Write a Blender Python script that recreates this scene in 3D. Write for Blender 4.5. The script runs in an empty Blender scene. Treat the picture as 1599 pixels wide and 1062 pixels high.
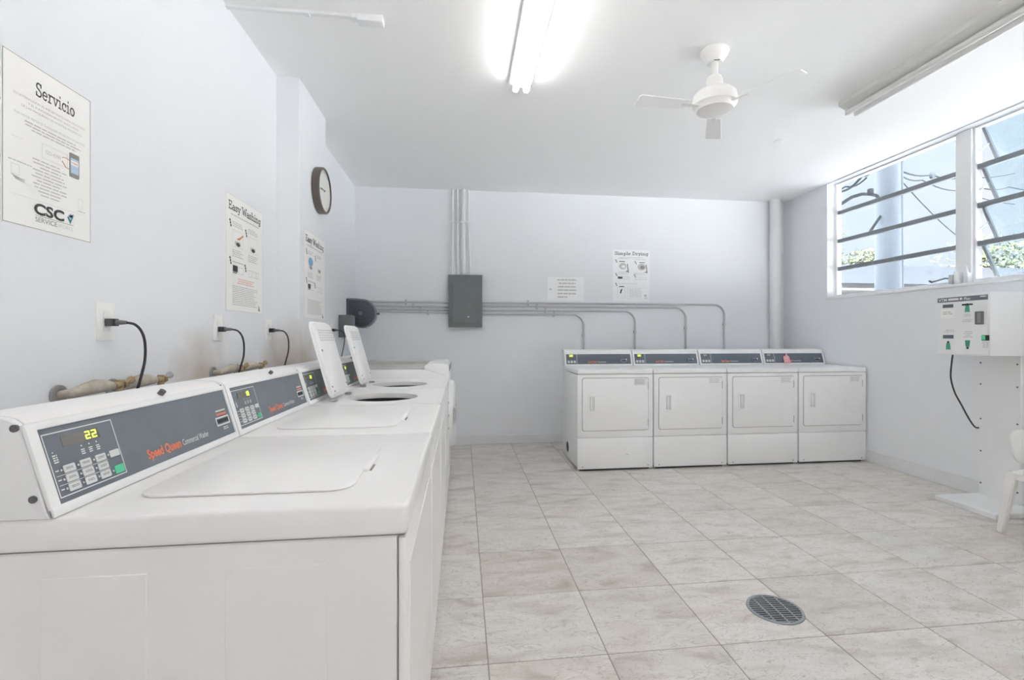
import bpy, bmesh, math, random
from mathutils import Matrix, Vector
random.seed(7)
PI = math.pi
scene = bpy.context.scene
COL = scene.collection

# ------------------------------------------------------------------ camera
W_IMG, F_PX, CX, CY = 1599.0, 741.94, 812.67, 527.22
cam = bpy.data.cameras.new('camera')
cam.sensor_width = 36.0
cam.lens = F_PX * 36.0 / W_IMG
cam.shift_x = -(CX - 799.5) / W_IMG
cam.shift_y = (CY - 531.0) / W_IMG
cam.clip_start = 0.02
cam_o = bpy.data.objects.new('camera', cam)
cam_o.location = (0, 0, 1.208)
cam_o.rotation_euler = (PI / 2, 0, -0.1221)
COL.objects.link(cam_o)
scene.camera = cam_o

# ------------------------------------------------------------------ colour management, world, sun
scene.view_settings.view_transform = 'Standard'
scene.view_settings.look = 'None'
scene.view_settings.gamma = 1.0
scene.view_settings.use_curve_mapping = False
scene.view_settings.exposure = 1.25
scene.cycles.use_denoising = True
scene.cycles.max_bounces = 14
scene.cycles.diffuse_bounces = 8
scene.cycles.transparent_max_bounces = 16
scene.cycles.caustics_reflective = False
scene.cycles.caustics_refractive = False

SKY_STRENGTH = 0.43
TUBE_STRENGTH = 5.4
world = bpy.data.worlds.new('sky')
scene.world = world
world.use_nodes = True
nt = world.node_tree
nt.nodes.clear()
wo = nt.nodes.new('ShaderNodeOutputWorld')
bg = nt.nodes.new('ShaderNodeBackground')
tc = nt.nodes.new('ShaderNodeTexCoord')
mp = nt.nodes.new('ShaderNodeMapping')
mp.inputs['Scale'].default_value = (1.0, 1.0, 2.2)
nz = nt.nodes.new('ShaderNodeTexNoise')
nz.inputs['Scale'].default_value = 2.6
nz.inputs['Detail'].default_value = 6.0
rp = nt.nodes.new('ShaderNodeValToRGB')
rp.color_ramp.elements[0].position = 0.40
rp.color_ramp.elements[0].color = (0.80, 0.885, 0.975, 1)
rp.color_ramp.elements[1].position = 0.60
rp.color_ramp.elements[1].color = (0.93, 0.95, 0.97, 1)
nt.links.new(tc.outputs['Generated'], mp.inputs['Vector'])
nt.links.new(mp.outputs['Vector'], nz.inputs['Vector'])
nt.links.new(nz.outputs['Fac'], rp.inputs['Fac'])
nt.links.new(rp.outputs['Color'], bg.inputs['Color'])
bg.inputs['Strength'].default_value = SKY_STRENGTH
nt.links.new(bg.outputs['Background'], wo.inputs['Surface'])

sun = bpy.data.lights.new('sun', 'SUN')
sun.energy = 54.0
sun.angle = 0.01
sun.color = (1.0, 0.965, 0.94)
sun_o = bpy.data.objects.new('sun', sun)
sun_o.rotation_euler = Vector((0.58, 0.50, -0.64)).to_track_quat('-Z', 'Y').to_euler()
sun_o.location = (-8, -5, 14)
COL.objects.link(sun_o)

# ------------------------------------------------------------------ materials
MATS = {}
def principled(name, col, rough=0.5, metal=0.0, emit=None, estr=0.0, var=0.0, vscale=6.0, bump=0.0, bscale=60.0, spec=0.5, coat=0.0):
    if name in MATS:
        return MATS[name]
    m = bpy.data.materials.new(name)
    m.use_nodes = True
    t = m.node_tree
    b = t.nodes['Principled BSDF']
    b.inputs['Base Color'].default_value = (*col, 1)
    b.inputs['Roughness'].default_value = rough
    b.inputs['Metallic'].default_value = metal
    b.inputs['Specular IOR Level'].default_value = spec
    b.inputs['Coat Weight'].default_value = coat
    if emit:
        b.inputs['Emission Color'].default_value = (*emit, 1)
        b.inputs['Emission Strength'].default_value = estr
    c = t.nodes.new('ShaderNodeTexCoord')
    if var > 0:
        n = t.nodes.new('ShaderNodeTexNoise')
        n.inputs['Scale'].default_value = vscale
        n.inputs['Detail'].default_value = 5
        r = t.nodes.new('ShaderNodeValToRGB')
        r.color_ramp.elements[0].position = 0.3
        r.color_ramp.elements[1].position = 0.7
        r.color_ramp.elements[0].color = (*[max(0, x * (1 - var)) for x in col], 1)
        r.color_ramp.elements[1].color = (*[min(1, x * (1 + var)) for x in col], 1)
        t.links.new(c.outputs['Object'], n.inputs['Vector'])
        t.links.new(n.outputs['Fac'], r.inputs['Fac'])
        t.links.new(r.outputs['Color'], b.inputs['Base Color'])
    if bump > 0:
        n2 = t.nodes.new('ShaderNodeTexNoise')
        n2.inputs['Scale'].default_value = bscale
        n2.inputs['Detail'].default_value = 4
        bp = t.nodes.new('ShaderNodeBump')
        bp.inputs['Strength'].default_value = bump
        bp.inputs['Distance'].default_value = 0.01
        t.links.new(c.outputs['Object'], n2.inputs['Vector'])
        t.links.new(n2.outputs['Fac'], bp.inputs['Height'])
        t.links.new(bp.outputs['Normal'], b.inputs['Normal'])
    MATS[name] = m
    return m

PAINT = (0.845, 0.86, 0.885)
m_wall = principled('wall_paint', PAINT, 0.75, var=0.012, vscale=1.5, bump=0.06, bscale=90)
m_ceil = principled('ceiling_paint', (0.935, 0.938, 0.94), 0.85, var=0.01, vscale=1.2, bump=0.05, bscale=60)
m_trim = principled('trim_paint', (0.86, 0.87, 0.88), 0.55)
m_base = principled('baseboard_paint', (0.78, 0.79, 0.80), 0.55)
m_enamel = principled('white_enamel', (0.91, 0.895, 0.885), 0.28, var=0.012, vscale=3)
m_enamel2 = principled('dryer_enamel', (0.91, 0.91, 0.91), 0.30, var=0.012, vscale=3)
m_plastic = principled('white_plastic', (0.88, 0.88, 0.875), 0.38)
m_lidin = principled('lid_plastic', (0.88, 0.88, 0.88), 0.45)
m_slate = principled('slate_graphic', (0.165, 0.187, 0.215), 0.42, var=0.07, vscale=14)
m_slate2 = principled('dark_slate_graphic', (0.12, 0.145, 0.18), 0.42, var=0.05, vscale=14)
m_white = principled('white_print', (0.80, 0.80, 0.80), 0.5)
m_red = principled('red_print', (0.90, 0.24, 0.14), 0.5)
m_redlt = principled('pale_red_print', (0.85, 0.55, 0.50), 0.6)
m_key = principled('key_white', (0.72, 0.73, 0.73), 0.45)
m_green = principled('key_green', (0.10, 0.62, 0.33), 0.45)
m_led = principled('led_digits', (0.5, 0.6, 0.05), 0.5, emit=(0.72, 0.95, 0.06), estr=1.3)
m_display = principled('display_window', (0.19, 0.18, 0.17), 0.25)
m_dark = principled('dark_slot', (0.02, 0.02, 0.022), 0.5)
m_black = principled('black_rubber', (0.045, 0.045, 0.05), 0.5)
m_grey = principled('grey_rubber', (0.16, 0.16, 0.165), 0.5)
m_screw = principled('screw_steel', (0.18, 0.17, 0.17), 0.4, metal=0.6)
m_chrome = principled('brushed_steel', (0.55, 0.56, 0.57), 0.3, metal=0.9)
m_brass = principled('brass', (0.50, 0.38, 0.22), 0.4, metal=0.7)
m_tan = principled('pipe_wrap', (0.50, 0.455, 0.38), 0.8, var=0.18, vscale=30, bump=0.3, bscale=120)
m_hosewhite = principled('hose_white', (0.72, 0.72, 0.70), 0.5)
m_paper = principled('paper', (0.935, 0.93, 0.91), 0.45)
m_paper2 = principled('cool_paper', (0.93, 0.94, 0.95), 0.5)
m_ink = principled('ink_dark', (0.06, 0.06, 0.06), 0.6)
m_inkmid = principled('ink_mid', (0.30, 0.29, 0.28), 0.6)
m_inklight = principled('ink_light', (0.60, 0.59, 0.57), 0.6)
m_inkpale = principled('ink_pale', (0.68, 0.68, 0.66), 0.6)
m_blue = principled('ink_blue', (0.20, 0.42, 0.62), 0.6)
m_teal = principled('ink_teal', (0.06, 0.25, 0.28), 0.6)
m_skyink = principled('ink_sky', (0.50, 0.66, 0.78), 0.6)
m_orange = principled('ink_orange', (0.70, 0.25, 0.12), 0.6)
m_steelgrey = principled('panel_grey', (0.165, 0.185, 0.19), 0.45, var=0.05, vscale=9)
m_conduit = principled('conduit_paint', (0.56, 0.575, 0.59), 0.45)
m_condlight = principled('white_conduit', (0.82, 0.82, 0.83), 0.5)
m_reel = principled('charcoal_plastic', (0.075, 0.082, 0.10), 0.38, var=0.1, vscale=20)
m_reelrim = principled('grey_plastic_rim', (0.20, 0.215, 0.25), 0.32)
m_clockrim = principled('clock_rim', (0.12, 0.105, 0.09), 0.4)
m_clockface = principled('clock_face', (0.80, 0.80, 0.77), 0.3)
m_alu = principled('aluminium_rail', (0.24, 0.265, 0.29), 0.45, metal=0.25)
m_winframe = principled('window_paint', (0.85, 0.865, 0.88), 0.5)
m_fixture = principled('fixture_enamel', (0.78, 0.785, 0.76), 0.45)
m_fixture_on = principled('lit_fixture_enamel', (0.80, 0.80, 0.79), 0.45)
m_tube_off = principled('unlit_tube', (0.80, 0.795, 0.78), 0.25)
m_tube_on = principled('lit_tube', (0.9, 0.9, 0.9), 0.3, emit=(1.0, 0.985, 0.955), estr=TUBE_STRENGTH)
m_fan = principled('fan_enamel', (0.86, 0.85, 0.835), 0.4)
m_blade = principled('fan_blade_paint', (0.91, 0.915, 0.92), 0.6)
m_iron = principled('grate_iron', (0.36, 0.375, 0.395), 0.45, metal=0.5, var=0.1, vscale=40)
m_grout = principled('grout', (0.36, 0.325, 0.29), 0.9)
m_pink = principled('pink_paper', (0.85, 0.42, 0.45), 0.6)
m_kiosk = principled('kiosk_enamel', (0.86, 0.865, 0.87), 0.4)
m_keygreen = principled('kiosk_green', (0.07, 0.36, 0.22), 0.5)
m_chair = principled('chair_plastic', (0.85, 0.84, 0.82), 0.4)
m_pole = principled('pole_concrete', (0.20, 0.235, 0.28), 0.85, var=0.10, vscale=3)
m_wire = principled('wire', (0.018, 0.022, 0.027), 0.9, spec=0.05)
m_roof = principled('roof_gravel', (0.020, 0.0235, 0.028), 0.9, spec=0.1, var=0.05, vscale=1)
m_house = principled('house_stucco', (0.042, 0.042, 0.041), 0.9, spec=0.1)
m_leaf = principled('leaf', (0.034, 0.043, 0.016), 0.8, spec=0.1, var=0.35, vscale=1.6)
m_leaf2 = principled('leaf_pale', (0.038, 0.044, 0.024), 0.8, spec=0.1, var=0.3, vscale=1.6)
m_bark = principled('bark', (0.16, 0.12, 0.09), 0.9)
m_ground = principled('ground_concrete', (0.54, 0.54, 0.54), 0.95, var=0.1, vscale=2)

def tile_material():
    m = bpy.data.materials.new('travertine_tile')
    m.use_nodes = True
    t = m.node_tree
    N, L = t.nodes, t.links
    b = N['Principled BSDF']
    b.inputs['Specular IOR Level'].default_value = 0.45
    tc = N.new('ShaderNodeTexCoord')
    oi = N.new('ShaderNodeObjectInfo')
    mul = N.new('ShaderNodeVectorMath'); mul.operation = 'SCALE'
    mul.inputs[0].default_value = (37.0, 53.0, 19.0)
    L.new(oi.outputs['Random'], mul.inputs['Scale'])
    add = N.new('ShaderNodeVectorMath'); add.operation = 'ADD'
    L.new(tc.outputs['Object'], add.inputs[0]); L.new(mul.outputs[0], add.inputs[1])
    rot = N.new('ShaderNodeMapping')
    rot.inputs['Rotation'].default_value = (0, 0, 0.35)
    rot.inputs['Scale'].default_value = (1.0, 2.6, 1.0)
    L.new(add.outputs[0], rot.inputs['Vector'])
    def noise(sc, det, src, dist=0.0):
        n = N.new('ShaderNodeTexNoise')
        n.inputs['Scale'].default_value = sc
        n.inputs['Detail'].default_value = det
        n.inputs['Distortion'].default_value = dist
        L.new(src, n.inputs['Vector'])
        return n
    def ramp(src, stops):
        r = N.new('ShaderNodeValToRGB')
        e = r.color_ramp.elements
        e[0].position, e[0].color = stops[0][0], (*stops[0][1], 1)
        e[1].position, e[1].color = stops[-1][0], (*stops[-1][1], 1)
        for p, c in stops[1:-1]:
            x = e.new(p); x.color = (*c, 1)
        L.new(src, r.inputs['Fac'])
        return r
    def mix(fac, a, c, mode='MIX'):
        x = N.new('ShaderNodeMix'); x.data_type = 'RGBA'; x.blend_type = mode
        if isinstance(fac, float): x.inputs['Factor'].default_value = fac
        else: L.new(fac, x.inputs['Factor'])
        L.new(a, x.inputs['A']); L.new(c, x.inputs['B'])
        return x.outputs['Result']
    big = noise(4.2, 7, rot.outputs[0], 0.6)
    c1 = ramp(big.outputs['Fac'], [(0.28, (0.54, 0.50, 0.46)), (0.45, (0.70, 0.675, 0.645)), (0.6, (0.78, 0.765, 0.745)), (0.75, (0.67, 0.65, 0.625))])
    tint = ramp(oi.outputs['Random'], [(0.0, (0.90, 0.86, 0.82)), (0.3, (1.0, 0.985, 0.965)), (0.55, (0.95, 0.94, 0.92)), (0.8, (1.02, 1.0, 0.99)), (1.0, (0.98, 0.945, 0.91))])
    c2 = mix(1.0, c1.outputs['Color'], tint.outputs['Color'], 'MULTIPLY')
    # rosy clouds
    rosy = noise(3.0, 3, add.outputs[0], 0.3)
    rf = ramp(rosy.outputs['Fac'], [(0.56, (0, 0, 0)), (0.74, (0.55, 0.55, 0.55))])
    rc = N.new('ShaderNodeRGB'); rc.outputs[0].default_value = (0.70, 0.62, 0.57, 1)
    c3 = mix(rf.outputs['Color'], c2, rc.outputs[0])
    # veins
    ve = noise(7.0, 9, rot.outputs[0], 1.4)
    vf = ramp(ve.outputs['Fac'], [(0.475, (0, 0, 0)), (0.497, (0.45, 0.45, 0.45)), (0.51, (0, 0, 0))])
    vc = N.new('ShaderNodeRGB'); vc.outputs[0].default_value = (0.30, 0.26, 0.22, 1)
    c4 = mix(vf.outputs['Color'], c3, vc.outputs[0])
    # pits
    pt = noise(95.0, 3, rot.outputs[0])
    pf = ramp(pt.outputs['Fac'], [(0.30, (0.55, 0.55, 0.55)), (0.39, (0, 0, 0))])
    c5 = mix(pf.outputs['Color'], c4, vc.outputs[0])
    L.new(c5, b.inputs['Base Color'])
    rr = ramp(big.outputs['Fac'], [(0.3, (0.30, 0.30, 0.30)), (0.7, (0.42, 0.42, 0.42))])
    L.new(rr.outputs['Color'], b.inputs['Roughness'])
    bp = N.new('ShaderNodeBump'); bp.inputs['Strength'].default_value = 0.12; bp.inputs['Distance'].default_value = 0.003
    L.new(ve.outputs['Fac'], bp.inputs['Height']); L.new(bp.outputs['Normal'], b.inputs['Normal'])
    return m
m_tile = tile_material()

def stained_wall():
    m = bpy.data.materials.new('stained_wall_paint')
    m.use_nodes = True
    t = m.node_tree; N, L = t.nodes, t.links
    b = N['Principled BSDF']; b.inputs['Roughness'].default_value = 0.75
    tc = N.new('ShaderNodeTexCoord')
    def blob(loc, size):
        mp = N.new('ShaderNodeMapping'); mp.vector_type = 'TEXTURE'
        mp.inputs['Location'].default_value = loc
        mp.inputs['Scale'].default_value = size
        L.new(tc.outputs['Object'], mp.inputs['Vector'])
        ln = N.new('ShaderNodeVectorMath'); ln.operation = 'LENGTH'
        L.new(mp.outputs[0], ln.inputs[0])
        n = N.new('ShaderNodeTexNoise'); n.inputs['Scale'].default_value = 7; n.inputs['Detail'].default_value = 5
        L.new(tc.outputs['Object'], n.inputs['Vector'])
        ad = N.new('ShaderNodeMath'); ad.operation = 'MULTIPLY_ADD'
        L.new(n.outputs['Fac'], ad.inputs[0]); ad.inputs[1].default_value = 0.9; L.new(ln.outputs['Value'], ad.inputs[2])
        mr = N.new('ShaderNodeMapRange')
        mr.inputs['From Min'].default_value = 1.45; mr.inputs['From Max'].default_value = 0.55
        mr.inputs['To Min'].default_value = 0; mr.inputs['To Max'].default_value = 0.8
        L.new(ad.outputs[0], mr.inputs['Value'])
        return mr.outputs[0]
    b1 = blob((-1.17, 2.30, 1.02), (0.5, 0.26, 0.26))
    b2 = blob((-1.10, 3.25, 1.02), (0.5, 0.36, 0.32))
    mx = N.new('ShaderNodeMath'); mx.operation = 'MAXIMUM'; L.new(b1, mx.inputs[0]); L.new(b2, mx.inputs[1])
    x = N.new('ShaderNodeMix'); x.data_type = 'RGBA'
    L.new(mx.outputs[0], x.inputs['Factor'])
    x.inputs['A'].default_value = (*PAINT, 1)
    x.inputs['B'].default_value = (0.56, 0.47, 0.37, 1)
    L.new(x.outputs['Result'], b.inputs['Base Color'])
    n2 = N.new('ShaderNodeTexNoise'); n2.inputs['Scale'].default_value = 90
    L.new(tc.outputs['Object'], n2.inputs['Vector'])
    bp = N.new('ShaderNodeBump'); bp.inputs['Strength'].default_value = 0.06; bp.inputs['Distance'].default_value = 0.01
    L.new(n2.outputs['Fac'], bp.inputs['Height']); L.new(bp.outputs['Normal'], b.inputs['Normal'])
    return m
m_wallstain = stained_wall()

def glass(name, tint, haze, speck):
    m = bpy.data.materials.new(name)
    m.use_nodes = True
    t = m.node_tree; N, L = t.nodes, t.links
    N.remove(N['Principled BSDF'])
    out = N['Material Output']
    tr = N.new('ShaderNodeBsdfTransparent'); tr.inputs['Color'].default_value = (*tint, 1)
    tl = N.new('ShaderNodeBsdfTranslucent'); tl.inputs['Color'].default_value = (0.80, 0.90, 0.97, 1)
    gl = N.new('ShaderNodeBsdfGlossy'); gl.inputs['Roughness'].default_value = 0.05
    m1 = N.new('ShaderNodeMixShader'); m2 = N.new('ShaderNodeMixShader')
    if speck:
        tc = N.new('ShaderNodeTexCoord')
        n = N.new('ShaderNodeTexNoise'); n.inputs['Scale'].default_value = 75; n.inputs['Detail'].default_value = 3
        L.new(tc.outputs['Object'], n.inputs['Vector'])
        mr = N.new('ShaderNodeMapRange')
        mr.inputs['From Min'].default_value = 0.42; mr.inputs['From Max'].default_value = 0.68
        mr.inputs['To Min'].default_value = haze; mr.inputs['To Max'].default_value = min(1, haze + speck)
        L.new(n.outputs['Fac'], mr.inputs['Value']); L.new(mr.outputs[0], m1.inputs['Fac'])
    else:
        m1.inputs['Fac'].default_value = haze
    L.new(tr.outputs[0], m1.inputs[1]); L.new(tl.outputs[0], m1.inputs[2])
    m2.inputs['Fac'].default_value = 0.05
    L.new(m1.outputs[0], m2.inputs[1]); L.new(gl.outputs[0], m2.inputs[2])
    L.new(m2.outputs[0], out.inputs['Surface'])
    return m
m_glass = glass('dusty_clear_glass', (0.94, 0.97, 1.0), 0.025, 0)
m_glass_door = glass('tinted_door_glass', (0.78, 0.79, 0.80), 0.0, 0)  # tint trims the sunlight through the added rear door
m_glass_obs = glass('pebbled_glass', (0.84, 0.91, 0.95), 0.015, 0.07)
m_fltop = principled('grey_top_enamel', (0.60, 0.59, 0.57), 0.4)
m_doorglass = principled('washer_door_glass', (0.10, 0.11, 0.12), 0.08)

# ------------------------------------------------------------------ mesh helpers
class MB:
    """collects shapes in one bmesh; build() links ONE mesh object"""
    def __init__(s):
        s.bm = bmesh.new()
    def _add(s, tb, M=None):
        if M is not None:
            tb.transform(M)
        me = bpy.data.meshes.new('tmp'); tb.to_mesh(me); tb.free()
        s.bm.from_mesh(me); bpy.data.meshes.remove(me)
        return s
    def box(s, x0, x1, y0, y1, z0, z1, bev=0.0, seg=2, M=None):
        tb = bmesh.new()
        bmesh.ops.create_cube(tb, size=1)
        bmesh.ops.scale(tb, vec=(x1 - x0, y1 - y0, z1 - z0), verts=tb.verts)
        bmesh.ops.translate(tb, vec=((x0 + x1) / 2, (y0 + y1) / 2, (z0 + z1) / 2), verts=tb.verts)
        if bev > 0:
            bmesh.ops.bevel(tb, geom=list(tb.edges), offset=bev, segments=seg, profile=0.5, affect='EDGES')
        return s._add(tb, M)
    def prism(s, pts, z0, z1, M=None, bev=0.0, seg=2):
        """polygon in xy extruded along z"""
        tb = bmesh.new()
        lo = [tb.verts.new((x, y, z0)) for x, y in pts]
        hi = [tb.verts.new((x, y, z1)) for x, y in pts]
        n = len(pts)
        tb.faces.new(hi); tb.faces.new(lo[::-1])
        for i in range(n):
            tb.faces.new((lo[i], lo[(i + 1) % n], hi[(i + 1) % n], hi[i]))
        bmesh.ops.recalc_face_normals(tb, faces=tb.faces)
        if bev > 0:
            e = [e for e in tb.edges if abs(e.verts[0].co.z - e.verts[1].co.z) < 1e-9]
            bmesh.ops.bevel(tb, geom=e, offset=bev, segments=seg, profile=0.5, affect='EDGES')
        return s._add(tb, M)
    def ring_slab(s, outer, inner, z0, z1, M=None):
        tb = bmesh.new()
        n = len(outer)
        A = [tb.verts.new((*p, z1)) for p in outer]; B = [tb.verts.new((*p, z1)) for p in inner]
        C = [tb.verts.new((*p, z0)) for p in outer]; D = [tb.verts.new((*p, z0)) for p in inner]
        for i in range(n):
            j = (i + 1) % n
            tb.faces.new((A[i], A[j], B[j], B[i])); tb.faces.new((C[j], C[i], D[i], D[j]))
            tb.faces.new((C[i], C[j], A[j], A[i])); tb.faces.new((D[j], D[i], B[i], B[j]))
        bmesh.ops.recalc_face_normals(tb, faces=tb.faces)
        return s._add(tb, M)
    def cyl(s, p0, p1, r, n=16, r2=None, M=None, cap=True):
        p0, p1 = Vector(p0), Vector(p1)
        d = p1 - p0
        tb = bmesh.new()
        bmesh.ops.create_cone(tb, cap_ends=cap, segments=n, radius1=r, radius2=r if r2 is None else r2, depth=d.length)
        q = d.to_track_quat('Z', 'Y').to_matrix().to_4x4()
        tb.transform(Matrix.Translation((p0 + p1) / 2) @ q)
        return s._add(tb, M)
    def lathe(s, prof, n=32, M=None):
        """profile of (r, z) about z"""
        tb = bmesh.new()
        rings = []
        for r, z in prof:
            if r < 1e-6:
                rings.append([tb.verts.new((0, 0, z))])
            else:
                rings.append([tb.verts.new((r * math.cos(2 * PI * k / n), r * math.sin(2 * PI * k / n), z)) for k in range(n)])
        for a, b in zip(rings[:-1], rings[1:]):
            for k in range(n):
                j = (k + 1) % n
                if len(a) == 1 and len(b) == 1: continue
                if len(a) == 1: tb.faces.new((a[0], b[k], b[j]))
                elif len(b) == 1: tb.faces.new((a[k], a[j], b[0]))
                else: tb.faces.new((a[k], a[j], b[j], b[k]))
        bmesh.ops.recalc_face_normals(tb, faces=tb.faces)
        return s._add(tb, M)
    def tube(s, path, r, n=8, M=None, cap=True):
        pts = [Vector(p) for p in path]
        tb = bmesh.new()
        rings = []
        up = None
        for i, p in enumerate(pts):
            d = (pts[min(i + 1, len(pts) - 1)] - pts[max(i - 1, 0)]).normalized()
            if up is None:
                up = Vector((0, 0, 1)) if abs(d.z) < 0.9 else Vector((1, 0, 0))
            a = d.cross(up).normalized(); up = a.cross(d).normalized()
            rr = r[i] if isinstance(r, (list, tuple)) else r
            rings.append([tb.verts.new(p + rr * (math.cos(2 * PI * k / n) * a + math.sin(2 * PI * k / n) * up)) for k in range(n)])
        for a, b in zip(rings[:-1], rings[1:]):
            for k in range(n):
                j = (k + 1) % n
                tb.faces.new((a[k], a[j], b[j], b[k]))
        if cap:
            tb.faces.new(rings[0][::-1]); tb.faces.new(rings[-1])
        bmesh.ops.recalc_face_normals(tb, faces=tb.faces)
        return s._add(tb, M)
    def poly(s, pts, M=None):
        tb = bmesh.new()
        tb.faces.new([tb.verts.new(p) for p in pts])
        return s._add(tb, M)
    def quadbox(s, x0, x1, y0, y1, M=None, h=0.0006):
        return s.box(x0, x1, y0, y1, 0, h, M=M)
    def mesh(s, me, M=None):
        tb = bmesh.new(); tb.from_mesh(me)
        return s._add(tb, M)
    def build(s, name, mat, parent=None, label=None, angle=35, loc=None):
        me = bpy.data.meshes.new(name)
        s.bm.to_mesh(me); s.bm.free()
        for p in me.polygons: p.use_smooth = True
        me.set_sharp_from_angle(angle=math.radians(angle))
        me.materials.append(mat)
        o = bpy.data.objects.new(name, me)
        COL.objects.link(o)
        if parent is not None: o.parent = parent
        if loc is not None: o.location = loc
        if label: o['label'] = label
        if name.endswith('print') or name in ('keypad_print', 'step_marks', 'hinge_pair'): o['kind'] = 'stuff'
        return o

def tag(o, label=None, cat=None, group=None, kind=None):
    if label: o['label'] = label
    if cat: o['category'] = cat
    if group: o['group'] = group
    if kind: o['kind'] = kind
    return o
def thing(name, label, cat, loc=(0, 0, 0), rot=None, group=None, M=None, kind=None):
    o = bpy.data.objects.new(name, None)
    o.empty_display_size = 0.05
    COL.objects.link(o)
    if M is not None: o.matrix_world = M
    else:
        o.location = loc
        if rot: o.rotation_euler = rot
    return tag(o, label, cat, group, kind)
def struct(name, mb, mat, parent=None, label=None):
    o = mb.build(name, mat, parent)
    if parent is None: o['kind'] = 'structure'
    if label: o['label'] = label
    return o
def frame(o, u, v):
    u, v = Vector(u).normalized(), Vector(v).normalized()
    n = u.cross(v)
    return Matrix(((u.x, v.x, n.x, o[0]), (u.y, v.y, n.y, o[1]), (u.z, v.z, n.z, o[2]), (0, 0, 0, 1)))
def rrect(x0, x1, y0, y1, r, seg=5):
    out = []
    for cx, cy, a0 in ((x1 - r, y1 - r, 0), (x0 + r, y1 - r, 90), (x0 + r, y0 + r, 180), (x1 - r, y0 + r, 270)):
        for k in range(seg + 1):
            a = math.radians(a0 + 90 * k / seg)
            out.append((cx + r * math.cos(a), cy + r * math.sin(a)))
    return out

# ---- lettering
_TX = {}
def text_mesh(s, bold=0.0, thick=0.0):
    k = (s, bold)
    if k not in _TX:
        cu = bpy.data.curves.new('t', 'FONT'); cu.body = s; cu.size = 1.0; cu.offset = bold; cu.resolution_u = 3
        ob = bpy.data.objects.new('t', cu); COL.objects.link(ob)
        dg = bpy.context.evaluated_depsgraph_get()
        me = bpy.data.meshes.new_from_object(ob.evaluated_get(dg))
        bpy.data.objects.remove(ob); bpy.data.curves.remove(cu)
        xs = [v.co.x for v in me.vertices]; ys = [v.co.y for v in me.vertices]
        _TX[k] = (me, min(xs), max(xs), min(ys), max(ys))
    return _TX[k]
def put_text(mb, s, x0, x1, yb, h, M=None, z=0.0008, bold=0.0):
    """cap height h, base line yb, fitted between x0 and x1"""
    me, a, b, c, d = text_mesh(s, bold)
    sx = (x1 - x0) / (b - a); sy = h / 0.70
    T = Matrix.Translation((x0 - a * sx, yb, z)) @ Matrix.Diagonal((sx, sy, 1, 1))
    mb.mesh(me, (M @ T) if M is not None else T)
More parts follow.
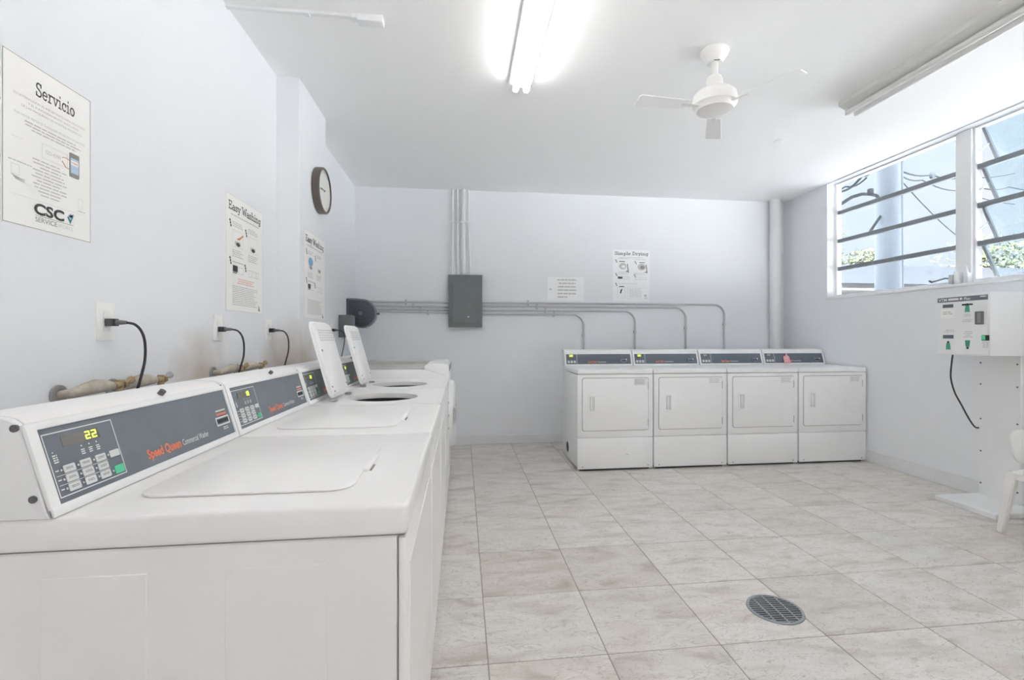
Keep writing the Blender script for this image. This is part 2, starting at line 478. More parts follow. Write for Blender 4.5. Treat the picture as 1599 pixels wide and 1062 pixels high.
# slab-serif display letters drawn as strokes: x-height .62, cap 1.0
def _arc(cx, cy, rx, ry, a0, a1, n=12):
    return [(cx + rx * math.cos(math.radians(a0 + (a1 - a0) * k / n)), cy + ry * math.sin(math.radians(a0 + (a1 - a0) * k / n))) for k in range(n + 1)]
SW = 0.115
def _ser(x, y, w=0.30): return [(x - w / 2, y), (x + w / 2, y)]
GLY = {
 'S': (0.62, [_arc(.31, .74, .22, .20, 30, 270) + _arc(.31, .27, .24, .22, 90, -150), [(.52, .70), (.52, .95)], [(.08, .05), (.08, .32)]]),
 'e': (0.60, [[(.10, .33), (.50, .33)] , _arc(.30, .31, .21, .27, 5, 320, 18)]),
 'r': (0.50, [[(.17, .04), (.17, .58)], _arc(.36, .38, .19, .20, 170, 50, 6), _ser(.17, .05, .32), [(.03, .57), (.17, .57)]]),
 'v': (0.60, [[(.10, .57), (.30, .05), (.50, .57)], _ser(.10, .57, .26), _ser(.50, .57, .26)]),
 'i': (0.34, [[(.17, .04), (.17, .58)], _ser(.17, .05, .32), [(.03, .57), (.17, .57)], [(.17, .78), (.17, .91)]]),
 'c': (0.56, [_arc(.30, .31, .21, .27, 45, 315, 16), [(.46, .40), (.46, .58)]]),
 'o': (0.62, [_arc(.31, .31, .22, .27, 0, 360, 20)]),
 'E': (0.72, [[(.16, .05), (.16, .95)], [(.02, .95), (.62, .95)], [(.02, .05), (.64, .05)], [(.16, .51), (.46, .51)], [(.62, .98), (.62, .74)], [(.64, .02), (.64, .28)], [(.46, .40), (.46, .62)]]),
 'a': (0.60, [_arc(.27, .20, .19, .16, 0, 360, 14), _arc(.28, .42, .18, .16, 150, 0, 8) + [(.46, .05)], [(.46, .05), (.58, .05)]]),
 's': (0.50, [_arc(.25, .45, .16, .13, 40, 270) + _arc(.25, .18, .17, .14, 90, -140), [(.41, .42), (.41, .58)], [(.08, .04), (.08, .20)]]),
 'y': (0.60, [[(.10, .57), (.31, .06)], [(.50, .57), (.26, -.20), (.10, -.22)], _ser(.10, .57, .26), _ser(.50, .57, .26)]),
 'W': (1.04, [[(.10, .95), (.30, .05), (.51, .80), (.72, .05), (.93, .95)], _ser(.10, .95, .30), _ser(.93, .95, .30)]),
 'h': (0.68, [[(.17, .04), (.17, .95)], _arc(.34, .40, .17, .18, 160, 0, 8) + [(.51, .05)], _ser(.17, .05, .28), _ser(.53, .05, .24), [(.03, .95), (.17, .95)]]),
 'n': (0.68, [[(.17, .04), (.17, .58)], _arc(.34, .40, .17, .18, 160, 0, 8) + [(.51, .05)], _ser(.17, .05, .28), _ser(.53, .05, .24), [(.03, .57), (.17, .57)]]),
 'm': (0.98, [[(.17, .04), (.17, .58)], _arc(.32, .40, .15, .18, 160, 0, 8) + [(.47, .05)], _arc(.62, .40, .15, .18, 160, 0, 8) + [(.77, .05)], _ser(.17, .05, .24), _ser(.48, .05, .2), _ser(.80, .05, .22), [(.03, .57), (.17, .57)]]),
 'g': (0.60, [_arc(.28, .32, .19, .26, 0, 360, 16), [(.47, .58), (.47, -.08)], _arc(.28, -.08, .19, .15, 0, -150, 8), [(.47, .57), (.59, .57)]]),
 'p': (0.64, [[(.17, -.24), (.17, .58)], _arc(.33, .31, .20, .27, 180, -180, 18), _ser(.17, -.23, .30), [(.03, .57), (.17, .57)]]),
 'l': (0.34, [[(.17, .04), (.17, .95)], _ser(.17, .05, .32), [(.03, .95), (.17, .95)]]),
 'D': (0.78, [[(.16, .05), (.16, .95)], [(.02, .95), (.34, .95)] + _arc(.34, .50, .32, .45, 90, -90, 14) + [(.02, .05)]]),
 ' ': (0.34, []),
}
def put_slab(mb, s, x0, x1, yb, h, M, z=0.0008, slope=0.0):
    tot = sum(GLY[c][0] for c in s)
    sx = (x1 - x0) / tot
    x = x0
    for c in s:
        for pl in GLY[c][1]:
            for (ax, ay), (bx, by) in zip(pl[:-1], pl[1:]):
                d = Vector((bx - ax, by - ay))
                if d.length < 1e-5: continue
                d.normalize(); nn = Vector((-d.y, d.x)) * SW / 2; e = d * SW * 0.22
                q = [(ax - e.x - nn.x, ay - e.y - nn.y), (bx + e.x - nn.x, by + e.y - nn.y), (bx + e.x + nn.x, by + e.y + nn.y), (ax - e.x + nn.x, ay - e.y + nn.y)]
                mb.poly([(x + px * sx, yb + py * h + slope * (x + px * sx - x0), z) for px, py in q], M)
        x += GLY[c][0] * sx
def bars(mb, rng, x0, x1, ytop, ybot, rows, M=None, h=0.55, ragged=0.12, centre=False, z=0.0006):
    """unreadable small print: rows of word-long dashes"""
    st = (ytop - ybot) / rows
    for r in range(rows):
        y1 = ytop - r * st; y0 = y1 - st * h
        a = x0 + (rng.uniform(0, ragged) * (x1 - x0) if centre else 0)
        b = x1 - rng.uniform(0, ragged) * (x1 - x0)
        x = a
        while x < b - 1e-4:
            w = min(rng.uniform(1.4, 5.0) * st * 0.8, b - x)
            mb.poly([(x, y0, z), (x + w, y0, z), (x + w, y1, z), (x, y1, z)], M)
            x += w + st * 0.35
def outline(mb, x0, x1, y0, y1, t, M=None, z=0.0007):
    for q in ((x0, x1, y0, y0 + t), (x0, x1, y1 - t, y1), (x0, x0 + t, y0, y1), (x1 - t, x1, y0, y1)):
        mb.poly([(q[0], q[2], z), (q[1], q[2], z), (q[1], q[3], z), (q[0], q[3], z)], M)
def rect(mb, x0, x1, y0, y1, M=None, z=0.0007):
    mb.poly([(x0, y0, z), (x1, y0, z), (x1, y1, z), (x0, y1, z)], M)
def disc(mb, cx, cy, r, M=None, z=0.0007, n=16, ry=None):
    ry = ry or r
    mb.poly([(cx + r * math.cos(2 * PI * k / n), cy + ry * math.sin(2 * PI * k / n), z) for k in range(n)], M)

# ================================================================== the room
XL, XR, YB, YF, ZC = -1.17, 3.92, 5.40, -3.2, 2.87
T = 0.457
TX0, TY0 = 0.0959, 1.7599
fl = struct('floor', MB().box(XL - .15, XR + .15, YF - .15, YB + .15, -0.12, -0.0025), m_grout)
JO = 0.0022
tile_cache = {}
i0 = math.floor((XL - TX0) / T); i1 = math.ceil((XR - TX0) / T)
j0 = math.floor((YF - TY0) / T); j1 = math.ceil((YB - TY0) / T)
for j in range(j1 - 1, j0 - 1, -1):
    for i in range(i0, i1):
        a, b = max(XL, TX0 + i * T) + JO, min(XR, TX0 + (i + 1) * T) - JO
        c, d = max(YF, TY0 + j * T) + JO, min(YB, TY0 + (j + 1) * T) - JO
        if b - a < 0.01 or d - c < 0.01: continue
        key = (round(b - a, 3), round(d - c, 3))
        if key not in tile_cache:
            w, h = b - a, d - c
            o = MB().box(-w / 2, w / 2, -h / 2, h / 2, -0.012, 0, 0.0015, 1).build('tile', m_tile, fl)
            tile_cache[key] = o.data
        else:
            o = bpy.data.objects.new('tile', tile_cache[key]); COL.objects.link(o); o.parent = fl
        o.location = ((a + b) / 2, (c + d) / 2, random.uniform(-0.0004, 0.0))

struct('ceiling', MB().box(XL - .15, XR + .145, YF - .15, YB + .15, ZC, ZC + 0.15), m_ceil)
struct('wall_left', MB().box(XL - .15, XL, YF - .15, YB + .15, -0.02, ZC), m_wallstain)
struct('wall_pilaster', MB().box(XL - .01, -1.03, 3.18, 3.765, 0, ZC, 0.004, 1), m_wallstain)
struct('wall_back', MB().box(XL, XR + .15, YB, YB + .15, -0.02, ZC), m_wall)
mb = MB()
mb.box(XL, 1.4, YF - .15, YF, -0.02, ZC); mb.box(2.2, XR + .15, YF - .15, YF, -0.02, ZC); mb.box(1.4, 2.2, YF - .15, YF, 2.2, ZC)
struct('wall_front', mb, m_wall)
# unseen storey, added so its shadow covers the near ground and pole
struct('wall_sun_block', MB().box(XL - .15, XR + .145, YF - .15, YB + .15, ZC + .15, 6.2), m_house, label='unseen upper storey added to shade the ground outside')
# right wall with the long window opening
WY0, WY1, WZ0, WZ1 = 0.62, 4.70, 1.625, 2.862
XO = XR + 0.145
mb = MB()
mb.box(XR, XO, YF, YB, -0.02, WZ0)
mb.box(XR, XO, WY1, YB, WZ0, ZC)
mb.box(XR, XO, YF, WY0, WZ0, ZC)
mb.box(XR, XO, WY0, WY1, WZ1, ZC)
struct('wall_right', mb, m_wall)
struct('baseboard_back', MB().box(XL + .012, XR - .012, YB - 0.012, YB, 0, 0.10, 0.003, 1), m_base)
struct('baseboard_right', MB().box(XR - 0.012, XR, YF, YB, 0, 0.115, 0.003, 1), m_base)
struct('baseboard_left', MB().box(XL, XL + 0.012, YF, 3.18, 0, 0.10, 0.003, 1), m_base)
struct('trim_1', MB().box(XR - 0.012, XO - .02, WY0, WY1 + 0.012, WZ0 - 0.012, WZ0 + 0.012, 0.004, 1), m_trim, label='white painted window sill')
struct('trim_2', MB().box(XR - 0.006, XO - .02, WY1 - 0.008, WY1 + 0.006, WZ0 + .012, WZ1, 0.003, 1), m_trim, label='white painted window jamb')

# ------------------------------------------------------------------ windows
XW = 4.03
def window(name, y0, y1, opened, label):
    """y0 near end, y1 far end"""
    root = bpy.data.objects.new(name, None); COL.objects.link(root)
    root.location = (XW, (y0 + y1) / 2, WZ0 + 0.012); root['kind'] = 'structure'; root['label'] = label
    L = (y1 - y0) / 2; zb, zt = 0.0, WZ1 - WZ0 - 0.012
    f = MB()
    f.box(-.03, .03, -L, -L + .02, zb, zt, .003, 1); f.box(-.03, .03, L - .02, L, zb, zt, .003, 1)
    f.box(-.03, .03, -L + .02, L - .02, zb, zb + .03, .003, 1); f.box(-.03, .03, -L + .02, L - .02, zt - .012, zt, .003, 1)
    f.build('window_frame', m_winframe, root)
    bz = [zt - .012, 2.548 - WZ0 - .012, 2.243 - WZ0 - .012, 1.945 - WZ0 - .012, zb + .03]
    for k in range(1, 4):
        MB().box(-.02, .02, -L + .02, L - .02, bz[k] - .020, bz[k] + .020, .004, 1).build('rail', m_alu, root)
    for k in range(4):
        top, bot = bz[k] - (.018 if k else 0), bz[k + 1] + (.018 if k < 3 else 0)
        if not opened:
            MB().box(-.003, .003, -L + .02, L - .02, bot, top).build('pane', m_glass, root)
        else:
            h = top - bot; a = math.radians(27)
            Mp = Matrix.Translation((0.012, 0, top)) @ Matrix.Rotation(-a, 4, 'Y')
            p = MB().box(-.003, .003, -L + .055, L - .055, -h, -.004, M=Mp).build('pane', m_glass_obs, root)
            sf = MB()
            sf.box(-.011, .011, -L + .034, -L + .056, -h, 0, .002, 1, M=Mp); sf.box(-.011, .011, L - .056, L - .034, -h, 0, .002, 1, M=Mp)
            sf.build('sash_stile', m_alu, p)
            ar = MB()
            for sy in (-1, 1):
                e = Mp @ Vector((0, sy * (L - .045), -h * .45))
                ar.tube([(0.0, sy * (L - .03), top - h * .62), tuple(e)], .005, 6)
            ar.build('arm', m_chrome, p)
    return root
YM0, YM1 = 3.285, 3.40
window('window_1', YM1, WY1 - .02, False, 'closed aluminium awning window with clear panes beside the back corner')
window('window_2', 1.98, YM0, True, 'open awning window with tilted pebbled panes above the payment machine')
window('window_added', WY0 + .01, 1.87, False, 'unseen closed awning window added near the camera for daylight')  # out-of-view window, added to bring in more daylight
mul = struct('trim_3', MB().box(XW - .045, XW + .05, YM0, YM1, WZ0 + .012, WZ1, .004, 1), m_winframe, label='white window mullion')
struct('trim_4', MB().box(XW - .045, XW + .05, 1.87, 1.98, WZ0 + .012, WZ1, .004, 1), m_winframe, label='white window mullion')
wc = thing('window_crank', 'grey cast window operator with crank handle at foot of the mullion', 'window crank', (XW - .05, 3.335, WZ0 + .012))
mb = MB()
mb.prism(rrect(-.045, .045, -.02, .012, .012), 0, .10, M=Matrix.Translation((-.012, .028, 0)), bev=.006)
mb.box(-.035, .0, -.055, -.02, 0, .085, .008, 2); mb.cyl((-.018, -.038, .08), (-.018, -.03, .14), .010, 10, r2=.004)
mb.build('housing', m_winframe, wc)
MB().prism(rrect(-.03, .03, -.015, .015, .01), 0, .075, M=Matrix.Translation((-.03, .062, .004)), bev=.005).build('gear_cover', m_conduit, wc)
MB().tube([(-.035, .07, .045), (-.045, .11, .058), (-.05, .20, .040), (-.055, .215, .036), (-.055, .235, .050)], [.006, .006, .006, .008, .008], 8).build('crank_handle', m_grey, wc)

# unseen glazed door, added to let sun and daylight in from behind the camera
d1 = bpy.data.objects.new('door_added', None); COL.objects.link(d1); d1.location = (1.8, YF - .08, 0); d1['kind'] = 'structure'; d1['label'] = 'unseen glazed door added behind the camera to let sunlight in'
mb = MB()
for xa in (-.4, .34): mb.box(xa, xa + .06, -.03, .03, 0, 2.2, .004, 1)
mb.box(-.34, .34, -.03, .03, 0, .08); mb.box(-.34, .34, -.03, .03, 2.13, 2.2)
mb.build('door_frame', m_winframe, d1)
MB().box(-.34, .34, -.004, .004, .08, 2.13).build('pane', m_glass_door, d1)
MB().cyl((.30, .05, .9), (.30, .05, 1.2), .012, 10).build('door_handle', m_chrome, d1)

# ================================================================== washers
CW = 0.69
CA = math.atan2(0.045, 0.155)
CONF = frame((-0.602, 0, 0.893), (0, 1, 0), (-math.sin(CA), 0, math.cos(CA)))
SEG = {'0': 'abcdef', '1': 'bc', '2': 'abged', '8': 'abcdefg'}
def digit(mb, ch, x, y, w, h, t, M, z=.0022):
    s = {'a': (x, x + w, y + h - t, y + h), 'd': (x, x + w, y, y + t), 'g': (x, x + w, y + h / 2 - t / 2, y + h / 2 + t / 2),
         'f': (x, x + t, y + h / 2, y + h), 'b': (x + w - t, x + w, y + h / 2, y + h), 'e': (x, x + t, y, y + h / 2), 'c': (x + w - t, x + w, y, y + h / 2)}
    for k in SEG[ch]:
        q = s[k]; g = t * .12
        rect(mb, q[0] + g, q[1] - g, q[2] + g, q[3] - g, M, z)
key_mesh = None
def make_washer(y0, label, lid_open, digits):
    root = thing('top_load_washer', label, 'washer', (-0.105, y0, 0), group='top-load washers along the left wall')
    rng = random.Random(11)
    c = MB()
    c.box(-.72, -.014, .006, CW - .006, .03, .834, .004, 1)
    cab = c.build('cabinet', m_enamel, root)
    for ys, sgn in ((.006, -1), (CW - .006, 1)):
        for xa, xb in ((-.622, -.452), (-.322, -.146)):
            MB().box(xa, xb, ys - .0016, ys + .0016, .14, .788, .0014, 1).build('embossed_panel', m_enamel, cab)
    for xa, ya in ((-.66, .05), (-.66, CW - .05), (-.06, .05), (-.06, CW - .05)):
        MB().cyl((xa, ya, 0), (xa, ya, .035), .02, 12).build('foot', m_black, root)
    f = MB().box(-.0145, 0, .002, CW - .002, .06, .831, .005, 2).build('front_panel', m_enamel, root)
    MB().box(-.003, .0018, .06, CW - .06, .10, .76, .0015, 1).build('embossed_panel', m_enamel, f)
    MB().box(-.05, -.03, .01, CW - .01, .0, .06, .002, 1).build('toe_kick', m_grey, root)
    sm_ = MB(); sm_.box(-.715, -.004, .0075, CW - .0075, .8335, .8365); sm_.build('deck_shadow_strip', m_inkmid, root)  # dark strip paints the shadow line under the deck lip
    for ys in (.0050, CW - .0066): MB().box(-.0165, -.0143, ys, ys + .0016, .06, .833).build('panel_seam', m_inkmid, cab)
    # top deck
    lx0, lx1, ly0, ly1 = (-.515 if lid_open else -.535), -.122, .095, (.430 if lid_open else .505)
    if lid_open:
        t = MB()
        t.ring_slab(rrect(-.72, .004, 0, CW, .014, 6), rrect(-.49, -.13, .105, .465, .1799, 6), .874, .893)
        t.ring_slab(rrect(-.72, .004, 0, CW, .014, 6), rrect(-.70, -.016, .02, CW - .02, .014, 6), .836, .8745)
        top = t.build('top_deck', m_enamel, root, angle=50)
        tub = MB().lathe([(.181, .876), (.183, .870), (.182, .866)], 32, M=Matrix.Translation((-.31, .285, 0))).build('tub_ring', m_enamel, root)
        MB().lathe([(.182, .866), (.205, .855), (.20, .50), (0, .48)], 32, M=Matrix.Translation((-.31, .285, 0))).build('wash_basket', m_black, tub)  # black colour paints the shade deep inside the tub
    else:
        top = MB().prism(rrect(-.72, .004, 0, CW, .014, 5), .836, .893, bev=.009, seg=3).build('top_deck', m_enamel, root)
    # lid
    if lid_open:
        a = math.radians(90 + 15.5)
        Ml = Matrix.Translation((lx0 - .012, 0, .897)) @ Matrix.Rotation(-a, 4, 'Y') @ Matrix.Translation((-(lx0 - .012), 0, -.897))
    else:
        Ml = Matrix.Identity(4)
    lid = MB().prism(rrect(lx0, lx1, ly0, ly1, .045, 6), .8935, (.9035 if lid_open else .8985), M=Ml, bev=(.004 if lid_open else .0022), seg=3).build('lid', m_enamel, root)
    if lid_open:
        i = MB().prism(rrect(lx0 + .012, lx1 - .012, ly0 + .012, ly1 - .012, .04, 6), .880, .8937, M=Ml, bev=.004, seg=2)
        i.build('lid_liner', m_lidin, lid)
        g = MB()
        # instruction label on the underside of the lid: faces down when shut, outwards when open
        Mg = Ml @ frame((lx1 - .15, ly0 + .05, .8797), (0, 1, 0), (1, 0, 0))
        bars(g, rng, 0, .30, .105, .04, 5, M=Mg, z=.0006, ragged=.2)
        g.build('label_print', m_inkpale, lid)
        s = MB()
        for yy in (ly0 + .035,):
            s.cyl((lx0 + .24, yy, .8785), (lx0 + .24, yy, .882), .007, 10, M=Ml)
        for yy, xx in ((ly0 + .03, lx0 + .055), (ly0 + .05, lx0 + .03), (ly1 - .03, lx0 + .05)):
            s.cyl((xx, yy, .8785), (xx, yy, .882), .005, 10, M=Ml)
        s.build('screw', m_screw, lid)
        h = MB()
        for yy in (ly0 + .01, ly1 - .03):
            h.box(lx0 - .022, lx0 + .012, yy, yy + .03, .8935, .906, .003, 1)
        h.build('hinge', m_chrome, root)
    else:
        MB().box(lx1 - .006, lx1 + .010, ly0 + .14, ly0 + .285, .892, .9010, .003, 2).build('lid_handle', m_enamel, lid)
        MB().box(lx1 + .004, lx1 + .0145, ly0 + .15, ly0 + .20, .8932, .8945).build('handle_recess', m_inkmid, lid)
    # console
    P = [(-.757, .893), (-.602, .893), (-.6075, .905), (-.6475, 1.047), (-.652, 1.058), (-.664, 1.067), (-.685, 1.072), (-.757, 1.072)]
    Mc = Matrix(((1, 0, 0, 0), (0, 0, -1, 0), (0, 1, 0, 0), (0, 0, 0, 1)))   # xz polygon, extruded along -y
    con = MB().prism([(x, z) for x, z in P], -(CW - .012), -.012, M=Mc).build('console', m_enamel, root, angle=30)
    for ya, yb in ((.0, .0125), (CW - .0125, CW)):
        MB().prism([(x - .002, z) for x, z in P], -yb, -ya, M=Mc, bev=.002, seg=1).build('end_cap', m_plastic, con)
    e = MB()   # white extrusion framing the graphic
    e.box(.0, CW, .0, .018, -.001, .008, .003, 2, M=CONF); e.box(.0, CW, .156, .170, -.004, .006, .003, 2, M=CONF)
    e.box(.0, .022, .0, .165, -.001, .007, .003, 2, M=CONF); e.box(CW - .010, CW, .0, .165, -.001, .007, .003, 2, M=CONF)
    e.build('bezel', m_plastic, con)
    MB().box(.022, CW - .010, .018, .156, 0, .0022, M=CONF).build('control_panel', m_slate, con)
    b = MB(); outline(b, .028, .198, .027, .146, .0022, CONF, .0028); b.build('keypad_border', m_white, con)
    MB().box(.066, .158, .115, .136, .002, .0027, M=CONF).build('display', m_display, con)
    d = MB()
    for n, ch in enumerate(digits):
        digit(d, ch, .121 + n * .0165, .1175, .0125, .0165, .0031, CONF, .0032)
    d.build('display_digits', m_led, con, label='glowing yellow-green digits ' + digits)
    g = MB()
    for yy in (.105, .124, .143):
        disc(g, yy, .1085, .0018, CONF, .003); bars(g, rng, yy - .004, yy + .006, .102, .090, 3, CONF, z=.003)
    disc(g, .040, .110, .0013, CONF, .003); bars(g, rng, .037, .048, .105, .088, 4, CONF, z=.003)
    for r in range(3):
        yv = .075 - r * .0175
        bars(g, rng, .034, .042, yv + .002, yv - .002, 1, CONF, z=.003)
        for ccol in range(3):
            disc(g, .047 + ccol * .0385, yv, .0022, CONF, .003)
        if r < 2: rect(g, .034, .158, yv - .0094, yv - .0084, CONF, .0028)
    disc(g, .162, .075, .0022, CONF, .003); disc(g, .163, .040, .0022, CONF, .003)
    g.build('keypad_print', m_white, con)
    for r in range(3):
        for ccol in range(3):
            MB().prism(rrect(-.0135, .0135, -.0072, .0072, .002, 2), 0, .002, M=CONF @ Matrix.Translation((.064 + ccol * .0385, .075 - r * .0175, .0024)), bev=.0006, seg=1).build('button', m_key, con)
    MB().prism(rrect(-.0135, .0135, -.0072, .0072, .002, 2), 0, .002, M=CONF @ Matrix.Translation((.179, .075, .0024)), bev=.0006, seg=1).build('button', m_key, con)
    MB().prism(rrect(-.0125, .0125, -.0085, .0085, .002, 2), 0, .002, M=CONF @ Matrix.Translation((.180, .0405, .0024)), bev=.0006, seg=1).build('button', m_green, con, label='green start button')
    g = MB()
    for r in range(3):
        for ccol in range(3):
            bars(g, rng, .055 + ccol * .0385, .073 + ccol * .0385, .0775 - r * .0175, .0725 - r * .0175, 2, CONF, z=.0049)
    g.build('button_print', m_inkmid, con)
    g = MB(); put_text(g, 'Speed Queen', .273, .402, .036, .021, CONF, .003, .03); g.build('lettering', m_red, con, label='red lettering Speed Queen')
    g = MB(); put_text(g, 'Commercial Washer', .410, .535, .037, .016, CONF, .003, .005); g.build('lettering', m_white, con, label='white lettering Commercial Washer')
    g = MB(); outline(g, .592, .668, .052, .078, .0042, CONF, .003); g.build('slot_border', m_white, con)
    MB().box(.600, .660, .060, .071, .002, .003, M=CONF).build('card_slot', m_dark, con)
    g = MB(); rect(g, .603, .660, .094, .099, CONF, .003); bars(g, rng, .62, .65, .046, .036, 2, CONF, z=.003); g.build('slot_print', m_inkpale, con)
    g = MB(); rect(g, .603, .660, .083, .089, CONF, .003); g.build('slot_print', m_red, con)
    for xx, zz in ((-.651, 1.052), (-.622, .929)):
        MB().cyl((xx - .006, -.003, zz), (xx - .006, .002, zz), .0065, 14).build('screw', m_screw, con)
    MB().cyl((-.660, .40, 1.063), (-.652, .40, 1.073), .0075, 12).build('screw', m_screw, con)
    return root
PITCH = 0.697
WASHERS = []
Y1 = 0.915
WASHERS.append(make_washer(Y1, 'white top-load washer nearest the camera, display reading 22', False, '22'))
WASHERS.append(make_washer(Y1 + PITCH, 'white top-load washer with closed lid just behind the nearest one', False, '18'))
WASHERS.append(make_washer(Y1 + 2 * PITCH, 'white top-load washer with lid raised, third from the camera', True, '22'))
WASHERS.append(make_washer(Y1 + 3 * PITCH, 'white top-load washer with lid raised beside the front-loading washer', True, '22'))

# front-loading washer at the far end
fy0 = Y1 + 4 * PITCH + 0.012
FW = .68
fw = thing('front_load_washer', 'white front-loading washer with round door at far end of the washer row', 'washer', (-0.105, fy0, 0))
MB().box(-.72, -.006, .004, FW - .004, .025, .965, .006, 2).build('cabinet', m_enamel2, fw)
for xa, ya in ((-.66, .05), (-.66, FW - .05), (-.06, .05), (-.06, FW - .05)):
    MB().cyl((xa, ya, 0), (xa, ya, .03), .02, 12).build('foot', m_black, fw)
MB().box(-.008, 0, .0, FW, .05, .93, .006, 2).build('front_panel', m_enamel2, fw)
top = MB()
top.box(-.73, -.19, .002, FW - .002, .965, .972, .003, 1)
top.box(-.73, -.19, FW - .06, FW - .002, .97, 1.005, .006, 2)
top.build('top_panel', m_fltop, fw)
Mc = Matrix(((1, 0, 0, 0), (0, 0, -1, 0), (0, 1, 0, 0), (0, 0, 0, 1)))
cb = MB().prism([(-.185, .965), (0.0, .90), (.004, .93), (.002, .985), (-.012, 1.004), (-.03, 1.008), (-.15, 1.008), (-.185, .99)], -FW, 0, M=Mc, bev=.004, seg=2).build('control_console', m_enamel2, fw)
MB().box(.003, .006, .06, FW - .06, .94, .985).build('control_panel', m_slate, cb)
MR = Matrix.Translation((0, FW / 2, .575)) @ Matrix.Rotation(PI / 2, 4, 'Y')
dr = MB().lathe([(.275, .0), (.278, .012), (.27, .035), (.24, .05), (.20, .052), (.18, .04)], 48, M=MR).build('door', m_enamel2, fw)
MB().lathe([(.182, .040), (.15, .050), (0, .056)], 40, M=MR).build('door_glass', m_doorglass, dr)
MB().box(.04, .062, FW / 2 - .30, FW / 2 - .235, .53, .66, .006, 2).build('handle', m_conduit, dr)
for zz in (.70, .60, .50):
    MB().cyl((-.0005, .03, zz), (.004, .03, zz), .008, 10).build('screw', m_screw, fw)

# ================================================================== dryers
def make_dryer(x0, label, hole=False, lit=True):
    DW, DD = .712, .645
    root = thing('front_load_dryer', label, 'dryer', (x0, 4.18, 0), group='dryers against the back wall')
    rng = random.Random(5)
    cab = MB().box(.003, DW - .003, .012, DD, .028, .873, .005, 2).build('cabinet', m_enamel2, root)
    for xa, ya in ((.05, .06), (DW - .05, .06), (.05, DD - .06), (DW - .05, DD - .06)):
        MB().cyl((xa, ya, 0), (xa, ya, .03), .02, 12).build('foot', m_black, root)
    MB().prism(rrect(0, DW, -.004, DD + .01, .014, 5), .876, .920, bev=.010, seg=3).build('top_deck', m_enamel2, root)
    fp = MB().box(.001, DW - .001, 0, .014, .302, .873, .006, 2).build('front_panel', m_enamel2, root)
    lp = MB().box(.001, DW - .001, 0, .014, .018, .298, .006, 2).build('lower_panel', m_enamel2, root)
    MB().box(.03, DW - .03, .03, .05, 0, .03).build('toe_kick', m_dark, root)
    for xx in (.05, DW - .05):
        MB().cyl((xx, -.001, .04), (xx, .002, .04), .005, 8).build('screw', m_screw, lp)
    F = frame((0, 0, 0), (1, 0, 0), (0, 0, 1))
    g = MB().prism(rrect(.044, .668, .362, .844, .02, 4), -.0004, .0012, M=F).build('door_gasket', m_inkmid, fp)
    door = MB().prism(rrect(.048, .664, .366, .840, .018, 4), -.004, .010, M=F, bev=.004, seg=2).build('door', m_enamel2, root)
    hb = MB()
    hb.ring_slab(rrect(.098, .170, .520, .690, .010, 3), rrect(.112, .158, .545, .675, .006, 3), .009, .014, M=F)
    hb.build('handle_frame', m_enamel2, door)
    MB().box(.112, .158, .545, .675, .0093, .0105, M=F).build('handle_recess', m_key, door)
    MB().box(.118, .134, .550, .672, .010, .022, .004, 2, M=F).build('handle', m_plastic, door)
    for zz in (.40, .735):
        MB().box(.657, .6655, zz, zz + .065, .006, .0125, .001, 1, M=F).build('hinge', m_conduit, door)
    st = MB().box(.525, .648, .772, .834, .0098, .0108, M=F).build('sticker', m_paper2, door)
    p = MB()
    bars(p, rng, .532, .640, .828, .780, 4, M=F, z=.0112)
    outline(p, .528, .645, .7745, .8315, .0012, M=F, z=.0112)
    p.build('sticker_print', m_inklight, st)
    # console
    Mx = Matrix(((0, 0, 1, 0), (1, 0, 0, 0), (0, 1, 0, 0), (0, 0, 0, 1)))   # (y,z) polygon extruded along x
    pr = [(.655, .92), (.525, .92), (.531, .932), (.5715, 1.066), (.575, 1.076), (.588, 1.082), (.655, 1.084)]
    con = MB().prism(pr, .012, DW - .012, M=Mx).build('console', m_enamel2, root, angle=30)
    for xa, xb in ((0, .012), (DW - .012, DW)):
        MB().prism([(a + .002, b) for a, b in pr], xa, xb, M=Mx, bev=.002, seg=1).build('end_cap', m_plastic, con)
    a = math.atan2(.0445, .134)
    CF = frame((0, .527, .92), (1, 0, 0), (0, math.sin(a), math.cos(a)))
    e = MB()
    e.box(0, DW, .0, .018, -.002, .006, .002, 1, M=CF); e.box(0, DW, .142, .158, -.004, .005, .002, 1, M=CF)
    e.box(0, .020, .0, .156, -.002, .006, .002, 1, M=CF); e.box(DW - .016, DW, .0, .156, -.002, .006, .002, 1, M=CF)
    e.build('bezel', m_plastic, con)
    MB().box(.020, DW - .016, .018, .142, 0, .003, M=CF).build('control_panel', m_slate2, con)
    q = MB(); rect(q, .130, .1335, .02, .138, CF, .0036); put_text(q, 'Commercial Dryer', .345, .435, .034, .015, CF, .0036, .005); q.build('lettering', m_white, con, label='white lettering Commercial Dryer')
    q = MB(); put_text(q, 'Speed Queen', .245, .338, .034, .021, CF, .0036, .03); q.build('lettering', m_red, con, label='red lettering Speed Queen')
    MB().box(.040, .095, .090, .122, .0028, .0038, M=CF).build('display', m_display, con)
    d = MB()
    for n in range(2): digit(d, '8' if not lit else '0', .056 + n * .019, .096, .014, .020, .0036, CF, .0042)
    d.build('display_digits', m_led if lit else m_inkpale, con)
    for n in range(3):
        MB().box(.032 + n * .032, .055 + n * .032, .030, .056, .0025, .0065, .001, 1, M=CF).build('button', m_key if n < 2 else m_inkpale, con)
    rd = MB()
    rd.prism(rrect(.585, .655, .030, .072, .018, 4), .0025, .016, M=CF, bev=.004); rd.build('card_reader', m_reelrim, con)
    MB().box(.598, .642, .044, .054, .015, .0175, M=CF).build('card_slot', m_dark, con)
    q = MB(); rect(q, .64, .652, .055, .068, CF, .0172); q.build('reader_print', m_paper2, con)
